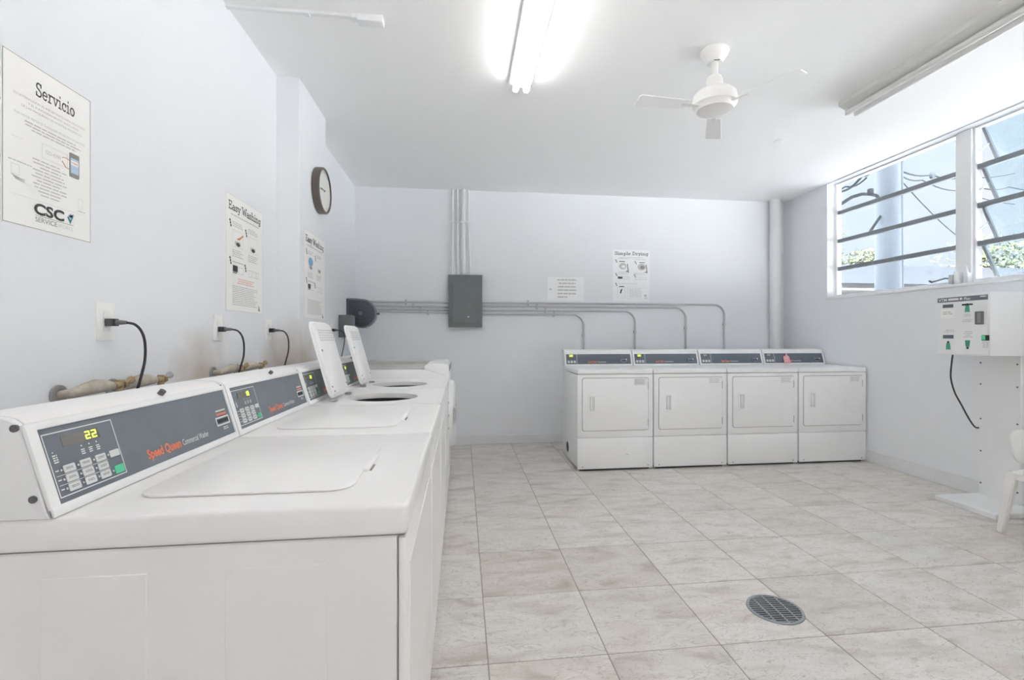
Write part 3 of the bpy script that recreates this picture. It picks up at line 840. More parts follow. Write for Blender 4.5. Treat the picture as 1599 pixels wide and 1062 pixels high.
    if hole:
        h = MB().cyl((.0005, .40, .137), (.004, .40, .137), .052, 28).build('vent_hole', m_dark, cab)
        MB().lathe([(.056, 0), (.056, .002), (.050, .002), (.050, 0)], 28, M=Matrix.Translation((.0025, .40, .137)) @ Matrix.Rotation(-PI / 2, 4, 'Y')).build('vent_rim', m_enamel2, cab)
        MB().box(.455, .480, -.0008, .001, .142, .147).build('scuff_mark', m_inklight, lp)
    return root
DX = (1.028, 1.748, 2.471, 3.193)
make_dryer(DX[0], 'white dryer at the left end of the row with round vent hole in its side', hole=True)
make_dryer(DX[1], 'white dryer second from the left in the row against the back wall')
make_dryer(DX[2], 'white dryer third from the left in the row against the back wall', lit=False)
make_dryer(DX[3], 'white dryer in the right corner with a pink tag on its console', lit=False)
a = math.atan2(.0445, .134)
pt = thing('paper_tag', 'small pink paper tag hanging on the corner dryer console', 'tag', M=frame((DX[3] + .225, 4.18 + .527 - .012, .932), (1, 0, .06), (0, math.sin(a), math.cos(a))))
MB().prism([(0, 0), (.075, 0), (.07, .075), (.055, .085), (.05, .115), (.04, .115), (.036, .085), (.005, .08)], 0, .0012).build('sheet', m_pink, pt)
g = MB(); bars(g, random.Random(3), .012, .06, .065, .015, 4, z=.0016); g.build('print', m_redlt, pt)

# ================================================================== wall fittings, left wall
FL_ = lambda y, z, x=XL: frame((x, y, z), (0, 1, 0), (0, 0, 1))
def sheet(root, w, h, mat, r=.006, t=.0015):
    return MB().prism(rrect(0, w, 0, h, r, 3), 0, t).build('sheet', mat, root)
# --- Servicio notice
ps = thing('service_poster', 'Spanish service notice titled Servicio on the left wall nearest the camera', 'poster', M=FL_(1.366, 1.506))
w, h = .295, .452
sheet(ps, w, h, m_paper, .004); z = .0022
rng = random.Random(21)
g = MB(); outline(g, .002, w - .002, .002, h - .002, .0016, None, z); g.build('border', m_inkmid, ps)
g = MB(); put_slab(g, 'Servicio', .098, .232, .370, .040, None, z); g.build('lettering', m_inkmid, ps, label='slab-serif title Servicio')
g = MB()
for k, (s, a, b) in enumerate([('SU SATISFACCION ES IMPORTANTE PARA NOSOTROS', .032, .272), ('Y EL FUNCIONAMIENTO ADECUADO', .075, .245), ('DE LAS MAQUINAS DE NUESTRA PROPIEDAD', .055, .258), ('', 0, 0), ('POR FAVOR REPORTE CUALQUIER PROBLEMA DE SERVICIO', .034, .270)]):
    if s: put_text(g, s, a, b, .346 - k * .0125, .0062, None, z, .0)
g.build('lettering', m_inklight, ps)
g = MB()
bars(g, rng, .060, .255, .288, .262, 3, None, .4, .15, True, z)
bars(g, rng, .085, .205, .196, .092, 11, None, .35, .25, True, z)
bars(g, rng, .018, .09, .171, .166, 1, None, .6, .1, False, z)
g.build('fine_print', m_inklight, ps)
g = MB(); outline(g, .118, .205, .206, .247, .0012, None, z); rect(g, .020, .27, .081, .0818, None, z); rect(g, .028, .06, .2325, .2335, None, z); g.build('frame_lines', m_inkpale, ps)
g = MB(); put_text(g, 'GO-4390', .130, .180, .222, .011, None, z); g.build('lettering', m_inklight, ps)
ph = MB(); ph.prism(rrect(.212, .248, .186, .258, .004, 3), .0014, z + .0004); pho = ph.build('phone_picture', m_inkmid, ps)
g = MB(); rect(g, .2155, .2445, .198, .243, None, z + .0008); g.build('screen', m_skyink, pho)
g = MB(); rect(g, .2155, .2445, .222, .236, None, z + .0011); g.build('screen_panel', m_paper2, pho)
g = MB(); put_text(g, 'COINS', .218, .242, .226, .006, None, z + .0014, .02); g.build('lettering', m_orange, pho)
g = MB(); g.tube([(.214, .232, z), (.198, .236, z), (.186, .232, z)], .0008, 5); g.tube([(.212, .206, z), (.198, .208, z), (.186, .222, z)], .0008, 5); g.build('arrow_lines', m_orange, ps)
g = MB()   # laptop and card line drawings
outline(g, .026, .050, .132, .160, .001, None, z); rect(g, .034, .066, .124, .127, None, z); g.prism([(.026, .132), (.050, .128), (.068, .118), (.040, .121)], .0016, z)
outline(g, .245, .262, .098, .128, .001, None, z); bars(g, rng, .243, .275, .092, .084, 1, None, .5, .1, False, z)
g.build('line_drawing', m_inkpale, ps)
g = MB(); put_text(g, 'CSC', .093, .193, .045, .029, None, z, .035); g.build('lettering', m_ink, ps, label='bold lettering CSC')
g = MB(); rect(g, .096, .226, .0395, .0408, None, z); put_text(g, 'SERVICE', .097, .168, .023, .0135, None, z, .0); g.build('lettering', m_inkmid, ps)
g = MB(); put_text(g, 'WORKS', .171, .224, .023, .012, None, z, -.005); g.build('lettering', m_inkpale, ps)
g = MB(); g.poly([(.208, .066, z), (.229, .076, z), (.224, .058, z)]); disc(g, .216, .066, .008, None, z); g.build('logo_globe', m_skyink, ps)
g = MB(); g.poly([(.203, .062, z + .0002), (.209, .063, z + .0002), (.214, .054, z + .0002), (.226, .072, z + .0002), (.215, .042, z + .0002)]); g.build('logo_tick', m_teal, ps)

def easy_washing(M, label, w, h, blue):
    root = thing('washing_poster', label, 'poster', M=M, group='washing instruction posters')
    sheet(root, w, h, m_paper, .012); z = .0022; rng = random.Random(31 + blue)
    g = MB(); outline(g, .003, w - .003, .003, h - .003, .0022, None, z); g.build('border', m_inklight, root)
    g = MB(); put_slab(g, 'Easy Washing', .030 * w / .44, w - .030 * w / .44, h * .868, h * .072, None, z); g.build('lettering', m_ink, root, label='slab-serif title Easy Washing')
    U_ = lambda a: a * w
    V_ = lambda a: a * h
    g = MB()
    bars(g, rng, U_(.12), U_(.88), V_(.835), V_(.815), 1, None, .5, .1, True, z)
    for cx in (.16, .57):
        bars(g, rng, U_(cx), U_(cx + .28), V_(.775), V_(.725), 3, None, .4, .3, False, z)
        bars(g, rng, U_(cx), U_(cx + .28), V_(.535), V_(.465), 4, None, .4, .3, False, z)
    bars(g, rng, U_(.17), U_(.45), V_(.435), V_(.415), 1, None, .5, .1, False, z)
    bars(g, rng, U_(.16), U_(.84), V_(.225), V_(.05), 11, None, .38, .2, False, z)
    g.build('fine_print', m_inklight, root)
    g = MB()
    for cx, cy in ((.10, .775), (.50, .745), (.10, .455), (.48, .425)):
        for kk in range(3):
            disc(g, U_(cx + kk * .012), V_(cy - kk * .022), .007, None, z)
    g.build('step_marks', m_ink, root)
    if not blue:
        g = MB(); bars(g, rng, U_(.26), U_(.74), V_(.295), V_(.240), 3, None, .5, .2, True, z); g.build('red_print', m_redlt, root)
    # pictures
    for cx, cy in ((.17, .56), (.58, .56)):
        pz = MB(); outline(pz, U_(cx), U_(cx + .26), V_(cy), V_(cy + .145), .0018, None, z); pz.prism(rrect(U_(cx + .05), U_(cx + .2), V_(cy + .02), V_(cy + .055), .006, 2), .0016, z)
        pz.build('picture', m_inkpale, root)
        pz = MB(); disc(pz, U_(cx + .13), V_(cy + .028), U_(.05), None, z + .0003, 14, V_(.018)); pz.build('picture_detail', m_ink if not blue else m_inkmid, root)
    if blue:
        g = MB(); disc(g, U_(.29), V_(.655), U_(.10), None, z + .0004, 16, V_(.05)); g.build('picture_detail', m_blue, root)
        g = MB(); outline(g, U_(.14), U_(.36), V_(.06), V_(.22), .002, None, z + .0003); g.build('picture', m_skyink, root)
    else:
        g = MB(); g.prism([(U_(.26), V_(.635)), (U_(.33), V_(.63)), (U_(.44), V_(.68)), (U_(.43), V_(.69)), (U_(.33), V_(.65))], .0016, z + .0004); g.build('picture_detail', m_orange, root)
    g = MB(); rect(g, U_(.17), U_(.29), V_(.345), V_(.40), None, z); rect(g, U_(.17), U_(.27), V_(.333), V_(.340), None, z); g.build('picture_detail', m_ink, root)
    g = MB()
    for a, b in ((.31, .44), (.58, .67), (.70, .79), (.80, .87)):
        outline(g, U_(a), U_(b), V_(.335), V_(.395), .0022, None, z)
    g.build('picture', m_inklight, root)
    g = MB(); g.poly([(U_(.86), V_(.03), z), (U_(.92), V_(.03), z), (U_(.87), V_(.09), z)]); g.build('logo_mark', m_inkmid, root)
    return root
easy_washing(FL_(2.525, 1.342), 'Easy Washing poster on the left wall before the pilaster', .442, .600, 0)
easy_washing(FL_(3.262, 1.333, -1.03), 'Easy Washing poster under the clock on the pilaster', .475, .598, 1)

# --- clock
ck = thing('wall_clock', 'round wall clock with dark rim above the poster on the pilaster', 'clock', M=FL_(3.575, 2.265, -1.03))
RC = .163
MB().lathe([(RC - .012, .0), (RC, .003), (RC, .048), (RC - .004, .053), (RC - .014, .053), (RC - .016, .044)], 56).build('rim', m_clockrim, ck)
fc = MB().lathe([(RC - .013, .004), (RC - .0135, .043), (0, .043)], 56).build('face', m_clockface, ck)
for k in range(12):
    aa = k * PI / 6
    MB().box(-.0025, .0025, .125, .140, .0432, .0440, M=Matrix.Rotation(-aa, 4, 'Z')).build('hour_mark', m_inkpale, fc)
MB().box(-.003, .003, -.015, .085, .0445, .0455, M=Matrix.Rotation(math.radians(92), 4, 'Z')).build('hour_hand', m_ink, fc)
MB().box(-.002, .002, -.02, .118, .0460, .0468, M=Matrix.Rotation(math.radians(97), 4, 'Z')).build('minute_hand', m_inkmid, fc)
MB().cyl((0, 0, .043), (0, 0, .048), .006, 14).build('hub', m_ink, fc)

# --- outlets and power cords
def outlet(y, z, label, wide=.078, tall=.125):
    root = thing('wall_outlet', label, 'outlet', M=FL_(y, z), group='outlets above the washers')
    pl = MB().prism(rrect(-wide / 2, wide / 2, -tall / 2, tall / 2, .004, 3), 0, .006, bev=.002).build('cover_plate', m_paper, root)
    for s in (-1, 1):
        MB().prism(rrect(-.016, .016, s * .02 - .014, s * .02 + .014, .006, 3), .0055, .008).build('socket', m_plastic, pl)
    MB().cyl((0, 0, .0055), (0, 0, .0072), .003, 8).build('screw', m_screw, pl)
    return root
def cord(y, z, washer, dy, zend, x=XL):
    M = Matrix.Translation(-washer.location) @ FL_(y, z, x)
    dz = zend - z
    pts = [(0, 0, .06), (dy * .25, -.006, .085), (dy * .55, -.030, .100), (dy * .8, -.07, .105), (dy, -.13, .10), (dy * 1.05, dz * .75, .085), (dy * .85, dz, .075), (dy * .8, dz - .12, .07)]
    P_ = [Vector(p) for p in pts]; sm = []
    for i in range(len(P_) - 1):
        p0, p1, p2, p3 = P_[max(i - 1, 0)], P_[i], P_[i + 1], P_[min(i + 2, len(P_) - 1)]
        for k in range(6):
            t = k / 6
            sm.append(.5 * ((2 * p1) + (-p0 + p2) * t + (2 * p0 - 5 * p1 + 4 * p2 - p3) * t * t + (-p0 + 3 * p1 - 3 * p2 + p3) * t ** 3))
    sm.append(P_[-1])
    c = MB().tube(sm, .0042, 8, M=M).build('power_cord', m_black, washer, label='black power cord plugged into the wall')
    MB().prism([(-.013, -.012), (.013, -.012), (.013, .012), (-.013, .012)], .008, .036, M=M, bev=.003).build('plug', m_black, c)
    MB().cyl((0, 0, .035), (.0, 0, .066), .009, 10, r2=.006, M=M).build('strain_relief', m_grey, c)
outlet(1.722, 1.262, 'ivory outlet plate nearest the camera, below and right of the Servicio notice')
cord(1.722, 1.258, WASHERS[0], .035, 1.0)
outlet(2.448, 1.255, 'ivory outlet plate below the first Easy Washing poster')
cord(2.448, 1.248, WASHERS[1], .045, 1.0)
outlet(3.05, 1.255, 'ivory outlet plate beside the pilaster')
cord(3.055, 1.252, WASHERS[2], .045, 1.0)
outlet(4.45, 1.275, 'ivory outlet plate behind the two raised washer lids')
cord(4.45, 1.275, WASHERS[3], .05, 1.0)

# --- supply valves
def valve(y, z, label, s=1.0, wheel=False):
    root = thing('supply_valve', label, 'water valve', (XL, y, z), group='wrapped water supply valves behind the washers')
    MB().tube([(0, -.01, -.012), (.035, -.008, -.008), (.05, .015, 0), (.052, .06, .006), (.052, .095, .004), (.052, .13, .0)], [.012, .014, .018, .022, .019, .013], 12).build('pipe_wrap', m_tan, root)
    v = MB(); v.cyl((.052, .135, 0), (.052, .165, 0), .012, 12); v.cyl((.052, .165, -.02), (.052, .165, .016), .011, 12); v.cyl((.052, .175, .0), (.052, .188, .0), .015, 6)
    v.build('valve_body', m_brass, root)
    hd = MB()
    hd.cyl((.052, .185, .004), (.058, .205, .012), .005, 8)
    hd.lathe([(.0, -.004), (.012, -.005), (.013, .004), (.0, .005)], 8, M=Matrix.Translation((.06, .206, .013)) @ Matrix.Rotation(1.2, 4, 'X'))
    hd.build('handwheel', m_chrome if wheel else m_brass, root)
    MB().tube([(.052, .165, -.018), (.053, .160, -.06), (.07, .14, -.14), (.09, .12, -.30)], .010, 8).build('hose', m_hosewhite, root)
    MB().cyl((0, -.01, -.012), (.006, -.01, -.012), .03, 16).build('escutcheon', m_chrome, root)
valve(1.548, 1.052, 'wrapped supply valve behind the nearest washer, left one')
valve(1.762, 1.052, 'wrapped supply valve with steel wheel right of the first cord', wheel=True)
valve(2.415, 1.052, 'wrapped supply valve behind the second washer, left one')
valve(2.65, 1.052, 'wrapped supply valve behind the second washer, right one')

# --- cord reel and dark box near the far corner
rl = thing('cord_reel', 'round charcoal cord reel fixed to the left wall in the far corner', 'cord reel', (XL, 5.06, 1.455))
Mr = Matrix.Translation((.135, -.02, 0)) @ Matrix.Rotation(PI / 2, 4, 'X')
prof = []
for k in range(25):
    aa = math.radians(100 - 215 * k / 24)
    prof.append((.145 * math.cos(aa) + .015, .150 * math.sin(aa)))
Dpts = [(-.135, .155), (-.04, .155)] + prof[1:] + [(-.135, -.06)]
Mr2 = Matrix.Translation((.137, .02, 0)) @ Matrix.Rotation(PI / 2, 4, 'X')
MB().prism(Dpts[::-1], -.02, .055, M=Mr2, bev=.006, seg=2).build('housing', m_reelrim, rl)
MB().prism([(x * .9, y * .9) for x, y in Dpts[::-1]], .052, .064, M=Mr2, bev=.004, seg=2).build('side_plate', m_reel, rl)
for r_ in (.045, .08):
    MB().lathe([(r_, .062), (r_ + .002, .068), (r_ + .010, .068), (r_ + .012, .062)], 32, M=Mr2).build('raised_ring', m_reel, rl)
MB().lathe([(.022, .062), (.020, .070), (0, .072)], 20, M=Mr2).build('hub_cap', m_reelrim, rl)
MB().box(.27, .325, -.03, .0, -.012, .008, .004, 1).build('cord_stop', m_reel, rl)
MB().lathe([(.014, 0), (.02, .012), (.014, .016), (.010, .0)], 14, M=Matrix.Translation((.20, -.02, -.135)) @ Matrix.Rotation(2.4, 4, 'Y')).build('cord_guide', m_chrome, rl)
MB().box(0, .02, -.05, .05, -.10, .15, .004, 1).build('wall_bracket', m_reel, rl)
jb = thing('junction_box', 'dark grey metal box on left wall behind the raised lids', 'junction box', (XL, 4.70, 1.30))
MB().box(0, .115, 0, .09, -.09, .125, .006, 2).build('box_body', m_steelgrey, jb)
MB().box(.105, .135, -.004, .094, -.085, .12, .010, 3).build('cover', m_reelrim, jb)
MB().cyl((.04, .02, -.09), (.04, .02, -.11), .012, 12).build('connector', m_chrome, jb)

# ================================================================== back wall
FB = lambda x, z, y=YB: frame((x, y, z), (1, 0, 0), (0, 0, 1))
ep = thing('electrical_panel', 'grey steel electrical panel on the back wall', 'electrical panel', M=FB(-.147, 1.326))
w, h = .366, .575
MB().box(0, w, 0, h, 0, .085, .003, 1).build('enclosure', m_steelgrey, ep)
cv = MB().box(-.004, w + .004, -.004, h + .004, .085, .094, .004, 2).build('cover', m_steelgrey, ep)
dd = MB().box(.045, w - .06, .045, h - .07, .093, .099, .002, 1).build('door', m_steelgrey, ep)
MB().box(.055, w - .07, h - .055, h - .030, .0935, .0955).build('header_strip', m_steelgrey, cv)
MB().box(w - .095, w - .072, .22, .27, .098, .106, .002, 1).build('latch', m_steelgrey, dd)
g = MB(); g.poly([(.195, .108, .0995), (.228, .108, .0995), (.226, .122, .0995)]); g.build('sticker', m_paper2, dd)
for xx in (.016, w - .016):
    for yy in (.02, h - .02):
        MB().cyl((xx, yy, .093), (xx, yy, .097), .005, 8).build('screw', m_screw, cv)

def arcpath(p0, corner, p1, r, n=8):
    p0, c, p1 = Vector(p0), Vector(corner), Vector(p1)
    a = (p0 - c).normalized(); b = (p1 - c).normalized()
    s = c + a * r + b * r
    out = [p0]
    for k in range(n + 1):
        t = k / n * PI / 2
        out.append(s - b * r * math.cos(t) - a * r * math.sin(t))
    out.append(p1)
    return out
def conduit(path, r, mat, label, straps, group):
    root = thing('conduit', label, 'conduit', tuple(path[0]), group=group)
    o = Vector(path[0])
    MB().tube([Vector(p) - o for p in path], r, 10).build('pipe', mat, root)
    for p, axis in straps:
        q = Vector(p) - o
        m = MB()
        if axis == 'h':
            m.box(q.x - .012, q.x + .012, q.y - r - .002, -o.y + YB - .0005, q.z - r - .002, q.z + r + .002, .002, 1)
            m.box(q.x - .012, q.x + .012, -o.y + YB - .003, -o.y + YB - .0005, q.z - r - .018, q.z + r + .018)
        else:
            m.box(q.x - r - .002, q.x + r + .002, q.y - r - .002, -o.y + YB - .0005, q.z - .012, q.z + .012, .002, 1)
            m.box(q.x - r - .009, q.x + r + .009, -o.y + YB - .003, -o.y + YB - .0005, q.z - .012, q.z + .012)
        m.build('strap', mat, root)
rc = .0115
yc = YB - .016
ords = ('top', 'second', 'third', 'lowest')
for k, (zz, xe) in enumerate(((1.605, 3.137), (1.563, 2.648), (1.518, 2.02), (1.476, 1.401))):
    conduit(arcpath((.222, yc, zz), (xe, yc, zz), (xe, yc, .70), .135), rc, m_conduit,
            'grey conduit right of the panel bending down, %s of four' % ords[k], [((xe, yc, zz - .24), 'v'), ((.75 + .1 * k, yc, zz), 'h')], 'conduits running right from the electrical panel')
for k, zz in enumerate((1.600, 1.555, 1.518, 1.487)):
    conduit([(XL, yc, zz + .005), (-.149, yc, zz)], rc * (1 if k < 3 else .8), m_conduit, 'grey conduit left of the panel, %s of four' % ords[k], [((-.62 + .08 * k, yc, zz + .002), 'h')], 'conduits running left from the electrical panel')
for nm, xa, xb, r in (('thin leftmost', -.112, -.105, .012), ('left of the thick one', -.050, -.052, .012), ('thick middle', .012, .012, .026), ('thin rightmost', .092, .070, .012)):
    conduit([(xa, yc - .012, 1.90), (xa * .6 + xb * .4, yc - .012, 2.2), (xb, yc - .012, 2.45), (xb, yc - .012, ZC)], r, m_condlight, 'white riser conduit above the panel, %s' % nm, [((xb, yc - .012, 2.50), 'v')], 'riser conduits above the electrical panel')
vp = thing('vent_pipe', 'thick white pipe rising in the back right corner', 'pipe', (3.758, YB - .07, 0))
MB().cyl((0, 0, 0), (0, 0, ZC), .061, 28).build('pipe', m_condlight, vp)
MB().cyl((0, 0, .35), (0, 0, .45), .068, 28).build('coupling', m_condlight, vp)

# notices on the back wall
nt_ = thing('paper_notice', 'small white printed notice left of the drying poster', 'notice', M=FB(.978, 1.638))
w, h = .431, .272
sheet(nt_, w, h, m_paper2, .003); g = MB(); rng = random.Random(4)
for k in range(6):
    y1 = h * (.90 - k * .145)
    bars(g, rng, w * .27, w * .80 if k < 5 else w * .56, y1, y1 - .020, 1, None, .75, .08, k > 0, .0022)
disc(g, w * .08, h * .47, .016, None, .0022, 12, .010)
g.build('fine_print', m_inklight, nt_)
dp = thing('drying_poster', 'Simple Drying instruction poster on the back wall', 'poster', M=FB(1.755, 1.638))
w, h = .452, .602
sheet(dp, w, h, m_paper2, .006); z = .0022; rng = random.Random(8)
g = MB(); put_slab(g, 'Simple Drying', .022, w - .022, h * .90, h * .065, None, z); g.build('lettering', m_ink, dp, label='slab-serif title Simple Drying')
g = MB(); bars(g, rng, .07, w - .06, h * .855, h * .835, 1, None, .6, .1, True, z)
bars(g, rng, .06, .20, h * .835, h * .815, 1, None, .5, .1, False, z); bars(g, rng, .27, .41, h * .82, h * .80, 1, None, .5, .1, False, z)
bars(g, rng, .06, .21, h * .57, h * .51, 3, None, .4, .2, False, z); bars(g, rng, .26, .42, h * .56, h * .50, 3, None, .4, .2, False, z)
bars(g, rng, .06, .30, h * .345, h * .325, 1, None, .5, .1, False, z)
bars(g, rng, .20, .36, h * .245, h * .06, 7, None, .35, .2, False, z)
g.build('fine_print', m_inkpale, dp)
g = MB()
for cx, cy in ((.035, .80), (.27, .775), (.035, .535), (.26, .52), (.035, .345)):
    for kk in range(3): disc(g, cx + kk * .006, h * cy - kk * .012, .006, None, z)
rect(g, .075, .145, h * .765, h * .777, None, z); rect(g, .32, .39, h * .75, h * .762, None, z); rect(g, .075, .135, h * .275, h * .29, None, z)
rect(g, .06, .115, h * .435, h * .475, None, z)
g.build('step_marks', m_ink, dp)
for cx, cy, rr in ((.12, .68, .045), (.35, .67, .05)):
    g = MB(); disc(g, cx, h * cy, rr, None, z, 20, rr * .8); g.build('picture', m_inklight, dp)
    g = MB(); disc(g, cx + .008, h * cy - .004, rr * .55, None, z + .0003, 16, rr * .4); g.build('picture_detail', m_paper2 if cx < .2 else m_inkmid, dp)
    g = MB(); g.prism([(cx + .03, h * cy - .06), (cx + .075, h * cy - .075), (cx + .06, h * cy + .03), (cx + .05, h * cy + .03), (cx + .058, h * cy - .05)], .0016, z); g.build('picture_detail', m_inkmid, dp)
g = MB(); outline(g, .12, .20, h * .43, h * .475, .003, None, z); outline(g, .27, .34, h * .42, h * .47, .003, None, z); outline(g, .36, .41, h * .42, h * .47, .003, None, z); outline(g, .055, .15, h * .06, h * .27, .002, None, z); outline(g, .18, w - .012, h * .04, h * .27, .002, None, z); g.build('picture', m_inklight, dp)
g = MB(); g.poly([(.085, h * .15, z), (.10, h * .15, z), (.115, h * .24, z), (.095, h * .22, z)]); g.build('picture_detail', m_ink, dp)
g = MB(); rect(g, w - .07, w - .04, h * .09, h * .13, None, z); rect(g, w - .07, w - .03, h * .06, h * .07, None, z); g.build('logo_mark', m_inklight, dp)

# ================================================================== ceiling
def fixture(x, y0, y1, on, label, wide=.145):
    root = thing('fluorescent_light', label, 'ceiling light', (x, (y0 + y1) / 2, ZC), group='fluorescent strip lights on the ceiling')
    L = (y1 - y0) / 2
    mat = m_fixture_on if on else m_fixture
    hb = MB()
    Mx = Matrix(((1, 0, 0, 0), (0, 0, -1, 0), (0, 1, 0, 0), (0, 0, 0, 1)))
    hb.prism([(-wide / 2, 0), (-wide / 2, -.030), (-.034, -.052), (.034, -.052), (wide / 2, -.030), (wide / 2, 0)][::-1], -L, L, M=Mx)
    hb.build('housing', mat, root)
    for s in (-1, 1):
        yy = s * (L - .012)
        for xx in (-.034, .034):
            MB().box(xx - .012, xx + .012, min(yy, yy - s * .02), max(yy, yy - s * .02), -.098, -.045, .003, 1).build('lamp_holder', mat, root)
    for xx in (-.034, .034):
        MB().cyl((xx, -L + .028, -.080), (xx, L - .028, -.080), .019, 18).build('tube', m_tube_on if on else m_tube_off, root)
    return root
fixture(.372, .60, 3.04, True, 'lit twin-tube fluorescent strip light on the ceiling')
fixture(2.725, .62, 3.06, False, 'unlit twin-tube fluorescent strip light near the window', wide=.17)

fn = thing('ceiling_fan', 'small white ceiling fan on a short downrod', 'ceiling fan', (1.455, 2.60, ZC))
MB().lathe([(.0, 0), (.078, 0), (.080, -.008), (.070, -.030), (.042, -.068), (.030, -.072), (.0, -.072)], 32).build('canopy', m_fan, fn)
MB().cyl((0, 0, -.06), (0, 0, -.17), .020, 18).build('downrod', m_fan, fn)
MB().cyl((-.020, -.03, -.066), (.010, -.036, -.066), .006, 8).build('hanger_bolt', m_screw, fn)
MB().lathe([(0, -.145), (.036, -.148), (.044, -.165), (.046, -.215), (.056, -.222), (.056, -.228)], 32).build('coupling_cover', m_fan, fn)
mo = MB().lathe([(.056, -.226), (.095, -.236), (.118, -.256), (.124, -.290), (.122, -.315), (.108, -.325), (.100, -.345), (.075, -.352), (.0, -.354)], 40).build('motor_housing', m_fan, fn)
for k in range(3):
    aa = math.radians(62 + 120 * k)
    Mb = Matrix.Rotation(aa, 4, 'Z') @ Matrix.Translation((0, 0, -.322)) @ Matrix.Rotation(math.radians(8), 4, 'X')
    bl = MB().prism([(.17, -.040), (.46, -.052), (.475, -.040), (.475, .040), (.46, .052), (.17, .040)], -.003, .003, M=Mb, bev=.002, seg=1).build('blade', m_blade, fn)
    MB().box(.10, .20, -.012, .012, -.006, .0, .002, 1, M=Mb).build('blade_iron', m_fan, bl)

rw = thing('cable_raceway', 'white cable raceway with end box on the ceiling by the left wall', 'raceway', (XL, 2.535, ZC))
MB().box(.0, .62, -.013, .013, -.016, 0, .003, 1).build('channel', m_trim, rw)
MB().box(.375, .40, -.016, .016, -.019, 0, .003, 1).build('joint_cover', m_trim, rw)
MB().box(.605, .645, -.020, .022, -.024, 0, .003, 1).build('joint_cover', m_trim, rw)
MB().box(.635, .765, -.024, .036, -.036, 0, .005, 2).build('end_box', m_trim, rw)
bc = thing('ceiling_cover', 'small round blank cover plate on the ceiling behind the fan', 'cover plate', (2.669, 3.73, ZC))
MB().lathe([(.05, 0), (.05, -.004), (.044, -.007), (0, -.008)], 28).build('plate', m_ceil, bc)
MB().cyl((0, 0, -.007), (0, 0, -.0095), .004, 8).build('screw', m_ceil, bc)

# ================================================================== floor drain
fd = thing('floor_drain', 'round cast-iron floor drain grate in the tiled floor', 'drain', (1.379, 1.957, 0), rot=(0, 0, -.06))
R = .117
MB().lathe([(R - .014, .0), (R - .013, .005), (R - .002, .005), (R, .0005)], 48).build('rim', m_iron, fd)
MB().lathe([(R - .006, .0008), (0, .0008)], 40).build('drain_well', m_dark, fd)
RI = R - .010
for k in range(-1, 2):
    xx = k * .052
    l = math.sqrt(RI * RI - xx * xx)
    MB().box(xx - .0035, xx + .0035, -l, l, .001, .0048).build('rib', m_iron, fd)
for k in range(-6, 7):
    yy = k * .0157
    l = math.sqrt(max(RI * RI - yy * yy, 0))
    MB().box(-l, l, yy - .0027, yy + .0027, .001, .0042).build('bar', m_iron, fd)

# ================================================================== payment machine
kx, ky0, ky1 = 3.53, 2.79, 3.16
km = thing('payment_machine', 'white card payment machine on a pedestal beside the window wall', 'payment machine', (3.70, 2.97, 0))
o = Vector((3.70, 2.97, 0))
base = MB().box(3.50 - o.x, 3.905 - o.x, 2.735 - o.y, 3.145 - o.y, 0, .036, .004, 1).build('base_plate', m_kiosk, km)
ped = MB().box(3.862 - o.x, 3.905 - o.x, 2.862 - o.y, 3.131 - o.y, .036, 1.10, .002, 1).build('pedestal', m_kiosk, km)
for yy in (3.118, 2.88):
    for zz in (.12, .36, .60, .86, 1.02):
        MB().cyl((3.860 - o.x, yy - o.y, zz), (3.8635 - o.x, yy - o.y, zz), .006, 10).build('screw', m_screw, ped)
box_ = MB().box(kx - o.x, 3.905 - o.x, ky0 - o.y, ky1 - o.y, 1.083, 1.518, .004, 2).build('cabinet', m_kiosk, km)
KF = frame((kx - .0005 - o.x, ky1 - o.y, 1.083), (0, -1, 0), (0, 0, 1))
kw, kh = ky1 - ky0, .435
fpn = MB().box(.012, kw - .012, .008, kh - .010, -.001, .003, .001, 1, M=KF).build('front_plate', m_kiosk, km)
MB().box(.016, kw - .012, kh - .052, kh - .018, .0025, .0038, M=KF).build('header_strip', m_slate, fpn)
g = MB(); put_text(g, 'VTM', .024, .085, kh - .045, .021, KF, .0042, .02); put_text(g, 'Plus', .205, .245, kh - .044, .019, KF, .0042, .02); bars(g, random.Random(2), .095, .195, kh - .026, kh - .045, 1, KF, .8, .02, False, .0042); bars(g, random.Random(6), .31, .352, kh - .024, kh - .034, 1, KF, .8, .02, False, .0042)
g.build('lettering', m_white, fpn, label='white lettering VTM on dark strip')
MB().box(.055, .130, kh - .092, kh - .068, .002, .0045, M=KF).build('display', m_slate2, fpn)
MB().box(.190, .262, kh - .083, kh - .072, .002, .0045, M=KF).build('card_slot', m_dark, fpn)
s = MB().box(.042, .140, kh - .168, kh - .105, .0025, .0045, M=KF).build('sticker', m_paper, fpn)
g = MB(); bars(g, random.Random(9), .055, .125, kh - .120, kh - .148, 2, KF, .5, .2, False, .0049); g.build('sticker_print', m_inklight, s)
MB().box(.056, .132, .118, .144, .002, .0045, M=KF).build('display', m_slate2, fpn)
def keyicon(x, y, up, w=.034, h=.062):
    m = MB(); pts = [(-w / 2, 0), (w / 2, 0), (w * .36, h * .75), (-w * .36, h * .75)]
    if not up: pts = [(px, h - py) for px, py in pts]
    m.prism(pts, .0028, .0045, M=KF @ Matrix.Translation((x, y, 0)))
    k = m.build('key_picture', m_keygreen, fpn)
    MB().cyl((x, y + (h * .86 if up else h * .12), .0028), (x, y + (h * .86 if up else h * .12), .0045), .008, 12, M=KF).build('key_bow', m_dark, k)
keyicon(.226, .305, True); keyicon(.094, .038, True); keyicon(.228, .044, False)
bv = MB().box(.282, .335, .215, .305, .002, .014, .004, 2, M=KF).build('bill_acceptor', m_steelgrey, fpn)
